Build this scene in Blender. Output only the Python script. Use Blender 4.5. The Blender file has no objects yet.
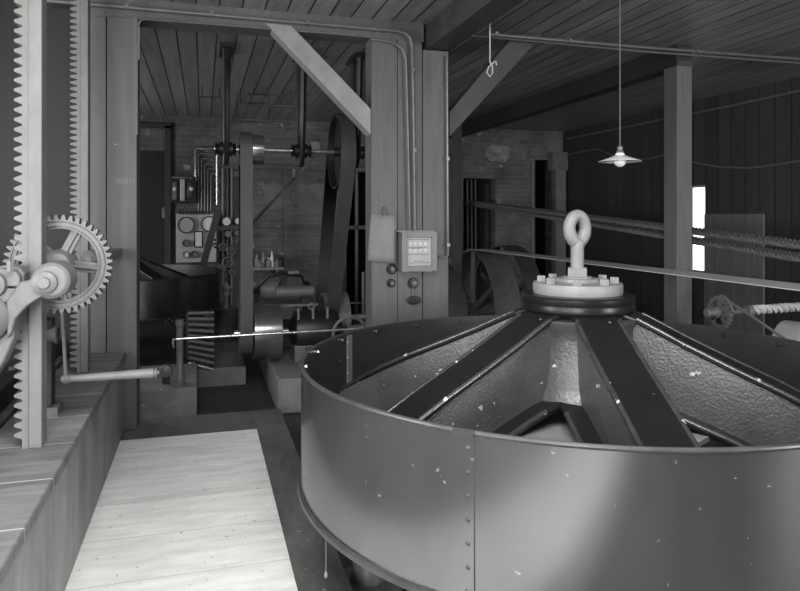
import bpy, math, random
from mathutils import Vector, Matrix
random.seed(5)
PI = math.pi
C = bpy.context.scene.collection
sc = bpy.context.scene
# ------------------------------------------------------------------ camera
F = 673.0; CX = 400.0; HY = 217.0; H = 1.55
YAW = math.radians(16.3)
SN, CS = math.sin(YAW), math.cos(YAW)
cam = bpy.data.cameras.new('camera'); cam.sensor_width = 36; cam.lens = F * 36 / 800
cam.shift_y = -(295.5 - HY) / 800; cam.clip_start = .02
co = bpy.data.objects.new('camera', cam); C.objects.link(co)
co.location = (0, 0, H); co.rotation_euler = (PI / 2, 0, -YAW)
sc.camera = co

def P(px, py, Y=None, X=None, Z=None, D=None):
    """point of the room on a given plane that the photograph shows at px, py"""
    t = (px - CX) / F; v = (HY - py) / F
    dx = CS * t + SN; dy = CS - SN * t
    if Y is not None: d = Y / dy
    elif X is not None: d = X / dx
    elif Z is not None: d = (Z - H) / v
    else: d = D
    return Vector((dx * d, dy * d, H + v * d))

# ------------------------------------------------------------------ materials
def mat(name, c, c2=None, rough=.6, metal=0, scale=6, stretch=(1, 1, 1), bump=.0, bscale=40, planks=None,
        specks=None, spec=.5, detail=6, brick=None, blot=None, coat=0, pvar=.35):
    m = bpy.data.materials.new(name); m.use_nodes = True
    nt = m.node_tree; N = nt.nodes; L = nt.links
    b = N['Principled BSDF']
    b.inputs['Roughness'].default_value = rough; b.inputs['Metallic'].default_value = metal
    b.inputs['Specular IOR Level'].default_value = spec
    if coat:
        b.inputs['Coat Weight'].default_value = coat; b.inputs['Coat Roughness'].default_value = .12
    tc = N.new('ShaderNodeTexCoord'); mp = N.new('ShaderNodeMapping'); mp.inputs['Scale'].default_value = stretch
    L.new(tc.outputs['Object'], mp.inputs['Vector'])
    no = N.new('ShaderNodeTexNoise'); no.inputs['Scale'].default_value = scale; no.inputs['Detail'].default_value = detail
    no.inputs['Roughness'].default_value = .65
    L.new(mp.outputs[0], no.inputs['Vector'])
    if c2 is None: c2 = c * .7
    def g(v): return (v * 1.0, v * 1.0, v * .985, 1)
    mr = N.new('ShaderNodeMapRange'); mr.inputs[1].default_value = .35; mr.inputs[2].default_value = .68
    L.new(no.outputs[0], mr.inputs[0])
    mx = N.new('ShaderNodeMix'); mx.data_type = 'RGBA'
    mx.inputs[6].default_value = g(c); mx.inputs[7].default_value = g(c2)
    L.new(mr.outputs[0], mx.inputs[0]); col = mx.outputs[2]
    hsum = None
    def math_(op, a, bb=None):
        n = N.new('ShaderNodeMath'); n.operation = op
        for i, v in enumerate((a, bb)):
            if v is None: continue
            if isinstance(v, (int, float)): n.inputs[i].default_value = v
            else: L.new(v, n.inputs[i])
        return n.outputs[0]
    def blend(fac, colr, src):
        n = N.new('ShaderNodeMix'); n.data_type = 'RGBA'
        L.new(fac, n.inputs[0]); L.new(src, n.inputs[6])
        n.inputs[7].default_value = g(colr)
        return n.outputs[2]
    if brick:
        sx = N.new('ShaderNodeSeparateXYZ'); L.new(tc.outputs['Object'], sx.inputs[0])
        cb = N.new('ShaderNodeCombineXYZ'); L.new(sx.outputs['X'], cb.inputs[0]); L.new(sx.outputs['Z'], cb.inputs[1])
        br = N.new('ShaderNodeTexBrick'); L.new(cb.outputs[0], br.inputs['Vector'])
        br.inputs['Scale'].default_value = 1; br.inputs['Brick Width'].default_value = .26; br.inputs['Row Height'].default_value = .085
        br.inputs['Mortar Size'].default_value = .006; br.inputs['Color1'].default_value = g(1); br.inputs['Color2'].default_value = g(.7)
        br.inputs['Mortar'].default_value = g(brick)
        mm = N.new('ShaderNodeMix'); mm.data_type = 'RGBA'; mm.blend_type = 'MULTIPLY'; mm.inputs[0].default_value = 1
        L.new(col, mm.inputs[6]); L.new(br.outputs[0], mm.inputs[7]); col = mm.outputs[2]
        hsum = math_('MULTIPLY', br.outputs['Fac'], -.6)
    if planks:
        ax, pitch, lw, dark, off = planks
        sx = N.new('ShaderNodeSeparateXYZ'); L.new(tc.outputs['Object'], sx.inputs[0])
        u = math_('ADD', math_('DIVIDE', sx.outputs[ax], pitch), off + 100)
        fr = math_('FRACT', u); line = math_('LESS_THAN', fr, lw / pitch)
        wn = N.new('ShaderNodeTexWhiteNoise'); wn.noise_dimensions = '1D'; L.new(math_('FLOOR', u), wn.inputs['W'])
        v = math_('ADD', math_('MULTIPLY', wn.outputs[0], pvar), 1 - pvar / 2)
        mm = N.new('ShaderNodeMix'); mm.data_type = 'RGBA'; mm.blend_type = 'MULTIPLY'; mm.inputs[0].default_value = 1
        L.new(col, mm.inputs[6]); cc = N.new('ShaderNodeCombineColor')
        for i in range(3): L.new(v, cc.inputs[i])
        L.new(cc.outputs[0], mm.inputs[7]); col = mm.outputs[2]
        col = blend(line, dark, col); hsum = math_('MULTIPLY', line, -1.0)
    if blot:   # large pale patches of plaster or wear
        cv, sc_, th = blot
        n2 = N.new('ShaderNodeTexNoise'); n2.inputs['Scale'].default_value = sc_; n2.inputs['Detail'].default_value = 5
        L.new(tc.outputs['Object'], n2.inputs['Vector'])
        q = N.new('ShaderNodeMapRange'); q.inputs[1].default_value = th; q.inputs[2].default_value = th + .05; L.new(n2.outputs[0], q.inputs[0])
        col = blend(q.outputs[0], cv, col)
    if specks:
        cv, sc_, th = specks
        n3 = N.new('ShaderNodeTexNoise'); n3.inputs['Scale'].default_value = sc_; n3.inputs['Detail'].default_value = 2
        L.new(tc.outputs['Object'], n3.inputs['Vector'])
        q = N.new('ShaderNodeMapRange'); q.inputs[1].default_value = th; q.inputs[2].default_value = th + .03; L.new(n3.outputs[0], q.inputs[0])
        col = blend(q.outputs[0], cv, col)
    L.new(col, b.inputs['Base Color'])
    if bump or hsum is not None:
        n4 = N.new('ShaderNodeTexNoise'); n4.inputs['Scale'].default_value = bscale; n4.inputs['Detail'].default_value = 4
        L.new(mp.outputs[0], n4.inputs['Vector'])
        h = math_('MULTIPLY', n4.outputs[0], bump)
        if hsum is not None: h = math_('ADD', h, hsum)
        bp = N.new('ShaderNodeBump'); bp.inputs['Strength'].default_value = .6; bp.inputs['Distance'].default_value = .008
        L.new(h, bp.inputs['Height']); L.new(bp.outputs[0], b.inputs['Normal'])
    return m

M = {}
M['deck'] = mat('pale_deck_wood', .76, .56, .7, scale=2.6, stretch=(1, 5, 1), bump=.5, planks=(1, .42, .004, .36, .3), specks=(.2, 38, .70), pvar=.13)
M['border'] = mat('dark_border_wood', .12, .07, .6, scale=3, stretch=(3, 1, 3), bump=.4, specks=(.3, 40, .7))
M['ledge_top'] = mat('ledge_plank_wood', .19, .1, .6, scale=3, stretch=(1, 6, 1), bump=.4, planks=(1, .42, .006, .42, .35))
M['ledge_face'] = mat('ledge_face_wood', .28, .15, .55, scale=2, stretch=(1, 2.4, .9), bump=.5, specks=(.34, 9, .72))
M['column'] = mat('painted_column_wood', .095, .07, .5, scale=4, stretch=(6, 6, .5), bump=.25, specks=(.3, 22, .76))
M['column2'] = mat('painted_post_wood', .12, .09, .5, scale=4, stretch=(6, 6, .5), bump=.25, specks=(.05, 18, .78))
M['beam'] = mat('beam_wood', .05, .03, .6, scale=3, stretch=(5, .5, 5), bump=.4, specks=(.25, 30, .77))
M['beam_dark'] = mat('dark_beam_wood', .02, .012, .6, scale=3, stretch=(5, .5, 5), bump=.4)  # same wood as the other beam, in a darker tone
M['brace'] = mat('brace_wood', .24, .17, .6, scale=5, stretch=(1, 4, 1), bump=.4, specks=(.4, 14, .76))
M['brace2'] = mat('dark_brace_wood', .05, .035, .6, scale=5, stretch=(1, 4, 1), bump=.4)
M['ceiling'] = mat('ceiling_boards', .29, .17, .38, scale=3, stretch=(5, .4, 1), bump=.4, planks=(0, .17, .013, .006, .35), specks=(.16, 16, .77))
M['wallboard'] = mat('dark_wall_boards', .042, .028, .6, scale=3, stretch=(1, 6, .5), bump=.3, planks=(1, .23, .012, .005, .2), specks=(.06, 18, .78))
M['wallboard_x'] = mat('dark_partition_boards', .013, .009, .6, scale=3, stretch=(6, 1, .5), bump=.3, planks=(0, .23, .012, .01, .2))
M['brick'] = mat('sooty_brick', .16, .08, .85, scale=1.6, bump=.6, bscale=30, brick=1.2, blot=(.28, 2.1, .66), specks=(.3, 7, .72))
M['plaster'] = mat('patchy_plaster', .17, .1, .85, scale=4, bump=.5)
M['plaster_pale'] = mat('pale_plaster', .3, .1, .85, scale=7, bump=.6)
M['floor'] = mat('dark_floor', .05, .03, .6, scale=5, bump=.4, planks=(0, .2, .006, .015, 0))
M['plate'] = mat('iron_floor_plate', .06, .04, .45, scale=8, bump=.4, planks=(1, .07, .012, .02, 0))
M['concrete'] = mat('concrete', .2, .13, .85, scale=5, bump=.5, specks=(.4, 24, .72))
M['drum'] = mat('drum_black_paint', .03, .02, .2, scale=3.5, stretch=(1, 1, .6), bump=.05, bscale=10, specks=(.12, 34, .735), spec=1.0, blot=(.055, 2.4, .66))
M['drum'].node_tree.nodes['Principled BSDF'].inputs['IOR'].default_value = 1.9
M['drum_in'] = mat('drum_inner_paint', .034, .024, .38, scale=3.5, specks=(.2, 14, .75))
M['arm'] = mat('arm_top_paint', .01, .007, .33, scale=3, bump=.05, specks=(.22, 16, .77))
M['armweb'] = mat('arm_web_cast_paint', .068, .042, .36, scale=5, bump=.8, bscale=100, specks=(.34, 20, .715), spec=.8)
M['hubweb'] = mat('hub_cast_paint', .05, .03, .36, scale=6, bump=.5, bscale=60, specks=(.34, 20, .73), spec=.6)
M['arm'].node_tree.nodes['Principled BSDF'].inputs['Specular IOR Level'].default_value = .35
M['lip'] = mat('worn_flange_lip', .035, .02, .24, scale=14, bump=.2, specks=(.4, 22, .68), spec=1.0)
M['edge'] = mat('worn_metal_edge', .06, .035, .35, metal=.2, scale=9)
M['white'] = mat('white_primed_metal', .2, .15, .5, scale=7, bump=.1)
M['rack'] = mat('grey_cast_iron', .16, .11, .5, scale=7, stretch=(1, 1, .6), bump=.2, specks=(.18, 26, .76))
M['rack2'] = mat('dull_cast_iron', .15, .1, .5, scale=7, stretch=(1, 1, .6), bump=.2)
M['gear'] = mat('gear_iron', .14, .09, .42, scale=9, bump=.3)
M['steel'] = mat('bright_steel', .75, .6, .22, metal=.9, scale=9)
M['pulley'] = mat('turned_pulley_steel', .32, .24, .22, metal=.85, scale=4, stretch=(30, 1, 1))
M['iron'] = mat('black_iron', .014, .01, .42, scale=8, bump=.2)
M['iron2'] = mat('grey_iron', .13, .09, .4, scale=8, bump=.2)
M['belt'] = mat('leather_belt', .06, .042, .6, scale=8, stretch=(1, 1, .3), bump=.2)
M['belt_pale'] = mat('pale_leather_belt', .65, .55, .55, scale=9, bump=.2)
M['belt_dark'] = mat('dark_leather_belt', .055, .04, .5, scale=9, bump=.2)
M['rope'] = mat('grey_rope', .14, .09, .8, scale=40, bump=.6)
M['rope_pale'] = mat('pale_rope', .5, .38, .8, scale=40, bump=.6)
M['conduit'] = mat('conduit_pipe', .16, .11, .35, metal=.3, scale=8)
M['conduit_dk'] = mat('dull_conduit', .13, .1, .4, scale=8)
M['paper'] = mat('old_paper', .2, .15, .8, scale=5, bump=.2)
M['card'] = mat('dial_card', .36, .3, .6, scale=6)
M['casing'] = mat('grey_painted_case', .17, .13, .45, scale=6)
M['dark'] = mat('dark_bakelite', .015, .01, .25, scale=8)
M['ink'] = mat('dark_ink', .07, .05, .6, scale=8)
M['marble'] = mat('switchboard_slate', .46, .36, .3, scale=5)
M['dial'] = mat('dial_white', .75, .66, .3, scale=5)
M['enamel'] = mat('white_enamel', .72, .66, .3, scale=5)
M['bulb'] = mat('frosted_bulb', .85, .8, .2, scale=5)
M['board'] = mat('bare_wood_panel', .15, .1, .6, scale=3, stretch=(1, 5, .6), bump=.3)
M['glass_jar'] = mat('dusty_bottle', .25, .12, .2, scale=8)
M['frame'] = mat('window_paint', .3, .25, .5, scale=6)
M['palewheel'] = mat('pale_disc_paint', .34, .25, .5, scale=5)

# ------------------------------------------------------------------ mesh builder
WL = {}
def wloc(o):
    v = Vector((0, 0, 0))
    while o is not None:
        v += Vector(WL.get(o.name, (0, 0, 0))); o = o.parent
    return v

class MB:
    def __init__(s): s.v = []; s.f = []
    def add(s, vs, fs):
        n = len(s.v); s.v += [Vector(q) for q in vs]; s.f += [tuple(i + n for i in f) for f in fs]; return s
    def box(s, x0, x1, y0, y1, z0, z1):
        x0, x1 = sorted((x0, x1)); y0, y1 = sorted((y0, y1)); z0, z1 = sorted((z0, z1))
        vs = [(x, y, z) for z in (z0, z1) for y in (y0, y1) for x in (x0, x1)]
        return s.add(vs, [(0, 2, 3, 1), (4, 5, 7, 6), (0, 1, 5, 4), (2, 6, 7, 3), (0, 4, 6, 2), (1, 3, 7, 5)])
    def beam(s, a, b, w, h, side=(0, 1, 0)):
        a = Vector(a); b = Vector(b); d = (b - a).normalized(); sd = Vector(side); sd = (sd - d * sd.dot(d)).normalized(); up = sd.cross(d)
        vs = []
        for p in (a, b):
            for q in ((-1, -1), (1, -1), (1, 1), (-1, 1)):
                vs.append(p + sd * q[0] * w / 2 + up * q[1] * h / 2)
        return s.add(vs, [(3, 2, 1, 0), (4, 5, 6, 7), (0, 1, 5, 4), (1, 2, 6, 5), (2, 3, 7, 6), (3, 0, 4, 7)])
    def tube(s, pts, r, seg=8, closed=False, cap=True):
        pts = [Vector(p) for p in pts]; n = len(pts); rs = r if isinstance(r, (list, tuple)) else [r] * n
        t0 = (pts[1] - pts[0]).normalized(); u = t0.orthogonal().normalized(); vs = []
        for i, p in enumerate(pts):
            if closed: t = (pts[(i + 1) % n] - pts[i - 1]).normalized()
            else: t = (pts[min(i + 1, n - 1)] - pts[max(i - 1, 0)]).normalized()
            u = (u - t * u.dot(t)).normalized(); w = t.cross(u)
            for k in range(seg):
                a = 2 * PI * k / seg; vs.append(p + (u * math.cos(a) + w * math.sin(a)) * rs[i])
        fs = []
        for i in range(n if closed else n - 1):
            j = (i + 1) % n
            for k in range(seg):
                k2 = (k + 1) % seg; fs.append((i * seg + k, i * seg + k2, j * seg + k2, j * seg + k))
        if cap and not closed:
            fs.append(tuple(reversed(range(seg)))); fs.append(tuple(range((n - 1) * seg, n * seg)))
        return s.add(vs, fs)
    def cyl(s, a, b, r, seg=20, r2=None): return s.tube([a, b], [r, r if r2 is None else r2], seg)
    def lathe(s, prof, c, axis=(0, 0, 1), seg=48, closed=False):
        """prof: (radius, height along axis)"""
        c = Vector(c); ax = Vector(axis).normalized(); u = ax.orthogonal().normalized()
        if abs(ax.z) > .9: u = Vector((1, 0, 0))
        w = ax.cross(u); vs = []; n = len(prof)
        for (r, h) in prof:
            for k in range(seg):
                a = 2 * PI * k / seg; vs.append(c + ax * h + (u * math.cos(a) + w * math.sin(a)) * max(r, 1e-4))
        fs = []
        for i in range(n if closed else n - 1):
            j = (i + 1) % n
            for k in range(seg):
                k2 = (k + 1) % seg; fs.append((i * seg + k, i * seg + k2, j * seg + k2, j * seg + k))
        return s.add(vs, fs)
    def prism(s, poly, c, u, w, t0, t1):
        """2-D outline in plane (u, w) extruded along u x w from t0 to t1"""
        c = Vector(c); u = Vector(u); w = Vector(w); nn = u.cross(w); n = len(poly)
        vs = [c + u * a + w * b + nn * t0 for a, b in poly] + [c + u * a + w * b + nn * t1 for a, b in poly]
        return s.add(vs, [tuple(reversed(range(n))), tuple(range(n, 2 * n))] + [(i, (i + 1) % n, n + (i + 1) % n, n + i) for i in range(n)])
    def sphere(s, c, r, seg=14, sq=(1, 1, 1)):
        k = 8; vs = []; c = Vector(c)
        s.lathe([(r * math.sin(PI * i / k) * sq[0], -r * math.cos(PI * i / k) * sq[2]) for i in range(k + 1)], c, seg=seg); return s
    def build(s, name, m, parent=None, bevel=0, smooth=35, sub=0, rot=None):
        me = bpy.data.meshes.new(name); off = wloc(parent)
        me.from_pydata([tuple(v - off) for v in s.v], [], s.f); me.update()
        import bmesh
        bm = bmesh.new(); bm.from_mesh(me); bmesh.ops.remove_doubles(bm, verts=bm.verts, dist=1e-5)
        bmesh.ops.recalc_face_normals(bm, faces=bm.faces); bm.to_mesh(me); bm.free()
        me.shade_smooth(); me.set_sharp_from_angle(angle=math.radians(smooth))
        me.materials.append(M[m] if isinstance(m, str) else m)
        o = bpy.data.objects.new(name, me); C.objects.link(o)
        if parent is not None: o.parent = parent
        if bevel:
            b = o.modifiers.new('bevel', 'BEVEL'); b.width = bevel; b.segments = 2; b.limit_method = 'ANGLE'; b.angle_limit = math.radians(40)
            b.harden_normals = False
        return o

def tag(o, label, cat, group=None, kind=None):
    if label: o['label'] = label
    if cat: o['category'] = cat
    if group: o['group'] = group
    if kind: o['kind'] = kind
    return o
def thing(name, loc, label, cat, group=None):
    o = bpy.data.objects.new(name, None); C.objects.link(o); o.location = loc; o.empty_display_size = .1
    WL[o.name] = tuple(loc)
    return tag(o, label, cat, group)
def struct(o): o['kind'] = 'structure'; return o
def copy_tree(o, loc, label, group=None, rz=None):
    c = o.copy(); C.objects.link(c); c.location = loc; c['label'] = label
    if group: c['group'] = group
    if rz is not None: c.rotation_euler.z = rz
    for ch in o.children:
        d = ch.copy(); C.objects.link(d); d.parent = c
        for g in ch.children:
            e = g.copy(); C.objects.link(e); e.parent = d
    return c
def arc(c, r, a0, a1, n, u=(1, 0, 0), w=(0, 0, 1)):
    c = Vector(c); u = Vector(u); w = Vector(w)
    return [c + u * r * math.cos(a0 + (a1 - a0) * i / n) + w * r * math.sin(a0 + (a1 - a0) * i / n) for i in range(n + 1)]
def wallgrid(us, vs, holes, put):
    """cells of a wall between sorted lines, leaving the holes open"""
    for i in range(len(us) - 1):
        for j in range(len(vs) - 1):
            cu = (us[i] + us[i + 1]) / 2; cv = (vs[j] + vs[j + 1]) / 2
            if any(a < cu < b and c < cv < d for a, b, c, d in holes): continue
            put(us[i], us[i + 1], vs[j], vs[j + 1])

# ================================================================== THE SETTING
ZC = 3.15; ZF = -.15; XL = -3.6; XR = 6.5; YS = -2.6; YB = 11.3
def hwall(name, holes, m, axis, pos, thick, lo, hi, zlo=ZF, zhi=ZC):
    us = sorted({lo, hi} | {h[0] for h in holes} | {h[1] for h in holes}); vs = sorted({zlo, zhi} | {h[2] for h in holes} | {h[3] for h in holes})
    us = [u for u in us if lo <= u <= hi]; vs = [v for v in vs if zlo <= v <= zhi]
    b = MB()
    if axis == 'x': wallgrid(us, vs, holes, lambda a, c, d, e: b.box(a, c, pos, pos + thick, d, e))
    else: wallgrid(us, vs, holes, lambda a, c, d, e: b.box(pos, pos + thick, a, c, d, e))
    return struct(b.build(name, m, smooth=20))
struct(MB().box(XL - .2, XR + .2, YS - .2, YB + 3, ZF - .1, ZF).build('floor', 'floor'))
SKY = (-.9, 1.1, -.6, 1.5)  # invented roof opening out of view, goes with the added overhead lamp
cl_ = MB(); wallgrid([XL - .2, SKY[0], SKY[1], XR + .2], [YS - .2, SKY[2], SKY[3], YB + 3], [SKY], lambda a, b, c, d: cl_.box(a, b, c, d, ZC, ZC + .1))
struct(cl_.build('ceiling', 'ceiling', smooth=20))
q = MB(); q.box(SKY[0], SKY[0] + .05, SKY[2], SKY[3], ZC, ZC + .15).box(SKY[1] - .05, SKY[1], SKY[2], SKY[3], ZC, ZC + .15).box(SKY[0], SKY[1], SKY[2], SKY[2] + .05, ZC, ZC + .15).box(SKY[0], SKY[1], SKY[3] - .05, SKY[3], ZC, ZC + .15).box(.08, .12, SKY[2], SKY[3], ZC, ZC + .15)
struct(q.build('window_7', 'beam'))  # frame of the invented skylight, never in view
back_holes = [(2.3, 3.0, ZF, 2.38), (4.49, 5.12, ZF, 2.25), (5.92, 6.29, ZF, 2.62), (-1.6, P(168, 125, Y=YB).x - .05, ZF, 2.6)]
wb = hwall('wall_back', back_holes, 'brick', 'x', YB, .3, XL, XR)
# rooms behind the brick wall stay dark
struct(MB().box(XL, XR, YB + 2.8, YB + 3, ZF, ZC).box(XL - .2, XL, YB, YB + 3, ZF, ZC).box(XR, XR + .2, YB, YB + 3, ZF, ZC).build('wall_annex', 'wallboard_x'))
win_r = P(687, 200, X=XR); win_r2 = P(705, 200, X=XR)
WY1, WY0 = win_r.y + .12, win_r2.y
wz0 = P(698, 273, X=XR).z; wz1 = P(698, 185, X=XR).z
hwall('wall_right', [(WY0, WY1, wz0, wz1)], 'wallboard', 'y', XR, .2, YS, YB)
south = [(-2.5, -.9, .7, 2.5), (4.6, 6.0, .7, 2.5)]
hwall('wall_front', south, 'wallboard_x', 'x', YS - .2, .2, XL, XR)
west = [(-1.8, -.2, .9, 2.4), (1.4, 3.0, .9, 2.4), (7.6, 9.4, .9, 2.4)]
hwall('wall_left', west, 'wallboard', 'y', XL - .2, .2, YS, YB)
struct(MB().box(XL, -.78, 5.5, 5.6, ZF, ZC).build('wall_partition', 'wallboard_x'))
# right window : frame, glazing bar and glass
w1 = MB(); fw = .03
w1.box(XR + .05, XR + .1, WY0, WY0 + fw, wz0, wz1).box(XR + .05, XR + .1, WY1 - fw, WY1, wz0, wz1)
w1.box(XR + .05, XR + .1, WY0, WY1, wz0, wz0 + fw).box(XR + .05, XR + .1, WY0, WY1, wz1 - fw, wz1)
zm = P(698, 231, X=XR).z; w1.box(XR + .06, XR + .09, WY0, WY1, zm - .012, zm + .012)
wo = struct(w1.build('window_1', 'frame'))
gm = bpy.data.materials.new('window_glass'); gm.use_nodes = True
gb = gm.node_tree.nodes['Principled BSDF']; gb.inputs['Transmission Weight'].default_value = 1; gb.inputs['Roughness'].default_value = .02; gb.inputs['IOR'].default_value = 1.1
MB().box(XR + .072, XR + .078, WY0 + fw, WY1 - fw, wz0 + fw, wz1 - fw).build('pane', gm, wo)
n_ = 2
for (a, b, c, d) in south:
    q = MB(); q.box(a, b, YS - .12, YS - .07, c, c + .05).box(a, b, YS - .12, YS - .07, d - .05, d).box(a, a + .05, YS - .12, YS - .07, c, d).box(b - .05, b, YS - .12, YS - .07, c, d)
    for k in (1, 2): q.box(a + (b - a) * k / 3 - .015, a + (b - a) * k / 3 + .015, YS - .11, YS - .08, c, d)
    q.box(a, b, YS - .11, YS - .08, (c + d) / 2 - .015, (c + d) / 2 + .015)
    struct(q.build('window_%d' % n_, 'frame')); n_ += 1
for (a, b, c, d) in west:
    q = MB(); q.box(XL - .12, XL - .07, a, b, c, c + .05).box(XL - .12, XL - .07, a, b, d - .05, d).box(XL - .12, XL - .07, a, a + .05, c, d).box(XL - .12, XL - .07, b - .05, b, c, d)
    q.box(XL - .11, XL - .08, (a + b) / 2 - .015, (a + b) / 2 + .015, c, d)
    struct(q.build('window_%d' % n_, 'frame')); n_ += 1

# ---- platform
pl = thing('floor_platform', (.02, 1.5, ZF), 'low timber platform with pale worn decking inside a dark border beside the long ledge', 'platform')
MB().box(-.549, .60, YS + .02, 5.52, ZF, -.004).build('border_frame', 'border', pl, bevel=.004)
MB().box(-.549, .375, YS + .02, 5.0, -.004, .006).build('decking', 'deck', pl)
# ---- ledge
LX = -.549; LZ = .574
lg = thing('timber_ledge', (-.72, 2.5, ZF), 'long knee-high timber ledge with worn plank top running along the left side', 'ledge')
MB().box(-.90, LX + .012, YS + .02, 5.24, LZ - .045, LZ).build('top_planks', 'ledge_top', lg, bevel=.006)
MB().box(-.88, LX, YS + .02, 5.24, -.004, LZ - .045).build('side_face', 'ledge_face', lg)
rl = thing('guard_rail', (-1.06, 2.5, ZF), 'dark squared timber rail lying beyond the ledge behind the toothed racks', 'rail')
MB().box(-1.14, -1.0, YS + .42, 5.4, .54, .66).build('rail_bar', 'beam', rl, bevel=.006)
for y in (-1.5, .6, 2.2, 4.4): MB().cyl((-1.07, y, .66), (-1.07, y, .68), .02, 6).build('rail_bolt', 'gear', rl)
cbx = thing('machine_trough', (-1.5, 2.5, ZF), 'low pale timber trough behind the dark rail at far left', 'trough')
MB().box(-1.9, -1.2, YS + .4, 5.4, ZF, .38).build('trough_body', 'brace2', cbx, bevel=.01)
MB().box(-1.2, -.955, YS + .4, 5.4, ZF, .54).build('trough_side', 'ledge_face', cbx, bevel=.006)

# ---- columns, header, braces, beams
YC = 5.27
lc = thing('timber_column', (-.6, YC + .1, 0), 'wide boarded timber column at left side of the wide doorway', 'column', None)
x0 = P(90, 200, Y=YC).x; xg = P(107, 200, Y=YC).x; x1 = P(137, 200, Y=YC).x
MB().box(x0, xg - .006, YC, YC + .24, 0, 3.0).build('narrow_board', 'column', lc, bevel=.004)
MB().box(xg, x1, YC - .012, YC + .24, 0, 3.0).build('wide_board', 'column', lc, bevel=.004)
MB().box(x1 - .028, x1 + .006, YC - .02, YC + .0, P(137, 135, Y=YC).z, 3.0).build('corner_strip', 'column2', lc)
for k, q in enumerate((115.5, 118, 120, 122.5, 126, 131, 133.5)):
    pass
st = MB()
for q in (115.8, 117.6, 119.6, 121.6, 123.8, 126.4, 130, 133):
    a = P(q, 178.6, Y=YC - .013); b = P(q + .9, 184, Y=YC - .013); st.box(a.x, b.x, YC - .0135, YC - .012, b.z, a.z)
st.build('worn_stencil_marks', 'casing', lc)

cc = thing('timber_column', (1.63, YC + .1, ZF), 'broad central boarded timber column carrying a meter case and a pinned paper', 'column')
def cb(px0, px1, ya, name='board', top=3.0):
    a = P(px0, 200, Y=YC).x; b = P(px1, 200, Y=YC).x
    MB().box(a, b - .005, YC + ya, YC + .21, ZF, top).build(name, 'column', cc, bevel=.003)
XCL = P(371.5, 200, Y=YC).x; XCR = P(448, 200, Y=YC).x
cb(371.5, 398, 0); cb(398, 423, .008, 'recessed_board'); cb(423, 449, 0, top=2.93)
hd = thing('door_header', (.5, YC + .1, 3.0), 'dark timber header board spanning the doorway below the ceiling', 'beam')
MB().box(x0, XCL + .45, YC + .02, YC + .22, 3.0, ZC).build('header_board', 'column', hd)
# beams along the depth of the room
def long_beam(xa, xb, ya, yb, z0, label, m='beam'):
    t = thing('ceiling_beam', ((xa + xb) / 2, ya, z0), label, 'beam')
    MB().box(xa, xb, ya, yb, z0, ZC).build('beam_timber', m, t, bevel=.006); return t
long_beam(P(427, 49, Z=2.94).x, P(454, 48, Z=2.94).x, -2.58, 5.5, 2.94, 'heavy dark ceiling beam running overhead from the central column towards the viewer')
XP0 = P(677, 200, Y=YC).x; XP1 = P(692, 200, Y=YC).x
long_beam(XP0, XP1, YC, YB, 2.95, 'dark ceiling beam running back from the slim right-hand post to the brick wall', 'beam_dark')
pt = thing('timber_post', ((XP0 + XP1) / 2, YC + .09, ZF), 'slim square timber post standing alone beside the bright narrow window', 'post')
MB().box(XP0, XP1, YC, YC + .185, ZF, 2.96).build('post_shaft', 'column2', pt, bevel=.004)
MB().box(XP0, XP1 + .005, YC - .012, YC, P(685, 61, Y=YC).z, 2.955).build('cap_block', 'beam', pt)
br = thing('diagonal_brace', (.9, YC + .05, 2.7), 'pale diagonal timber brace from doorway header down to the central column', 'brace')
a = P(283, 20, Y=YC + .0); b = P(376, 126, Y=YC + .0)
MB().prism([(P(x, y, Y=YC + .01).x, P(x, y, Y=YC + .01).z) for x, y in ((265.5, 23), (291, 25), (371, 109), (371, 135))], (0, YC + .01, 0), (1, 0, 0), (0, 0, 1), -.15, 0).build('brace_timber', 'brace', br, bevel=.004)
br2 = thing('diagonal_brace', (2.4, YC + .05, 2.7), 'dark diagonal timber brace from right edge of central column up to the ceiling', 'brace')
a = P(446, 124, Y=YC); b = P(530, 34, Y=YC)
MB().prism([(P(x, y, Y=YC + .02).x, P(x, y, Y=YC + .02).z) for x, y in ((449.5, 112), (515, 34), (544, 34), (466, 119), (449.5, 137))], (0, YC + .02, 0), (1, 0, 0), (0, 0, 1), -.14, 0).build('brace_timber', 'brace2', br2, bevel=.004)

# ---- conduits on the header and the column
def pipe(name, pts, r, m, label, cat='pipe', group=None, seg=8, clips=None, cm='conduit'):
    t = thing(name, tuple(pts[0]), label, cat, group)
    MB().tube(pts, r, seg).build('tube', m, t)
    for c in clips or []: MB().box(c.x - .014, c.x + .014, c.y - r - .006, c.y + r + .006, c.z - .014, c.z + .014).build('clip', cm, t)
    return t
Y1 = YC - .03
hp = [P(40, 0, Y=Y1), P(120, 6.5, Y=Y1), P(365, 28, Y=Y1), P(398, 31, Y=Y1), P(405, 33, Y=Y1), P(410, 38, Y=Y1), P(412, 47, Y=Y1), P(413.5, 120, Y=Y1), P(415, 232, Y=Y1)]
pipe('electric_conduit', hp, .016, 'conduit', 'bright conduit crossing above the doorway and bending down the central column', clips=[P(127, 7, Y=Y1), P(212, 14, Y=Y1), P(308, 23, Y=Y1), P(385, 30, Y=Y1), P(412.5, 70, Y=Y1), P(414, 150, Y=Y1)])
hp = [P(370, 39, Y=Y1), P(385, 40.5, Y=Y1), P(396, 44, Y=Y1), P(403, 50, Y=Y1), P(406, 60, Y=Y1), P(408, 140, Y=Y1), P(410, 232, Y=Y1)]
pipe('electric_conduit', hp, .011, 'conduit', 'thinner conduit curving over the top left of the central column down to the meter case')
hp = [P(447, 56, Y=Y1), P(447.5, 150, Y=Y1), P(448, 255, Y=Y1), P(446, 257, Y=Y1), P(438, 257, Y=Y1)]
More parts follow.
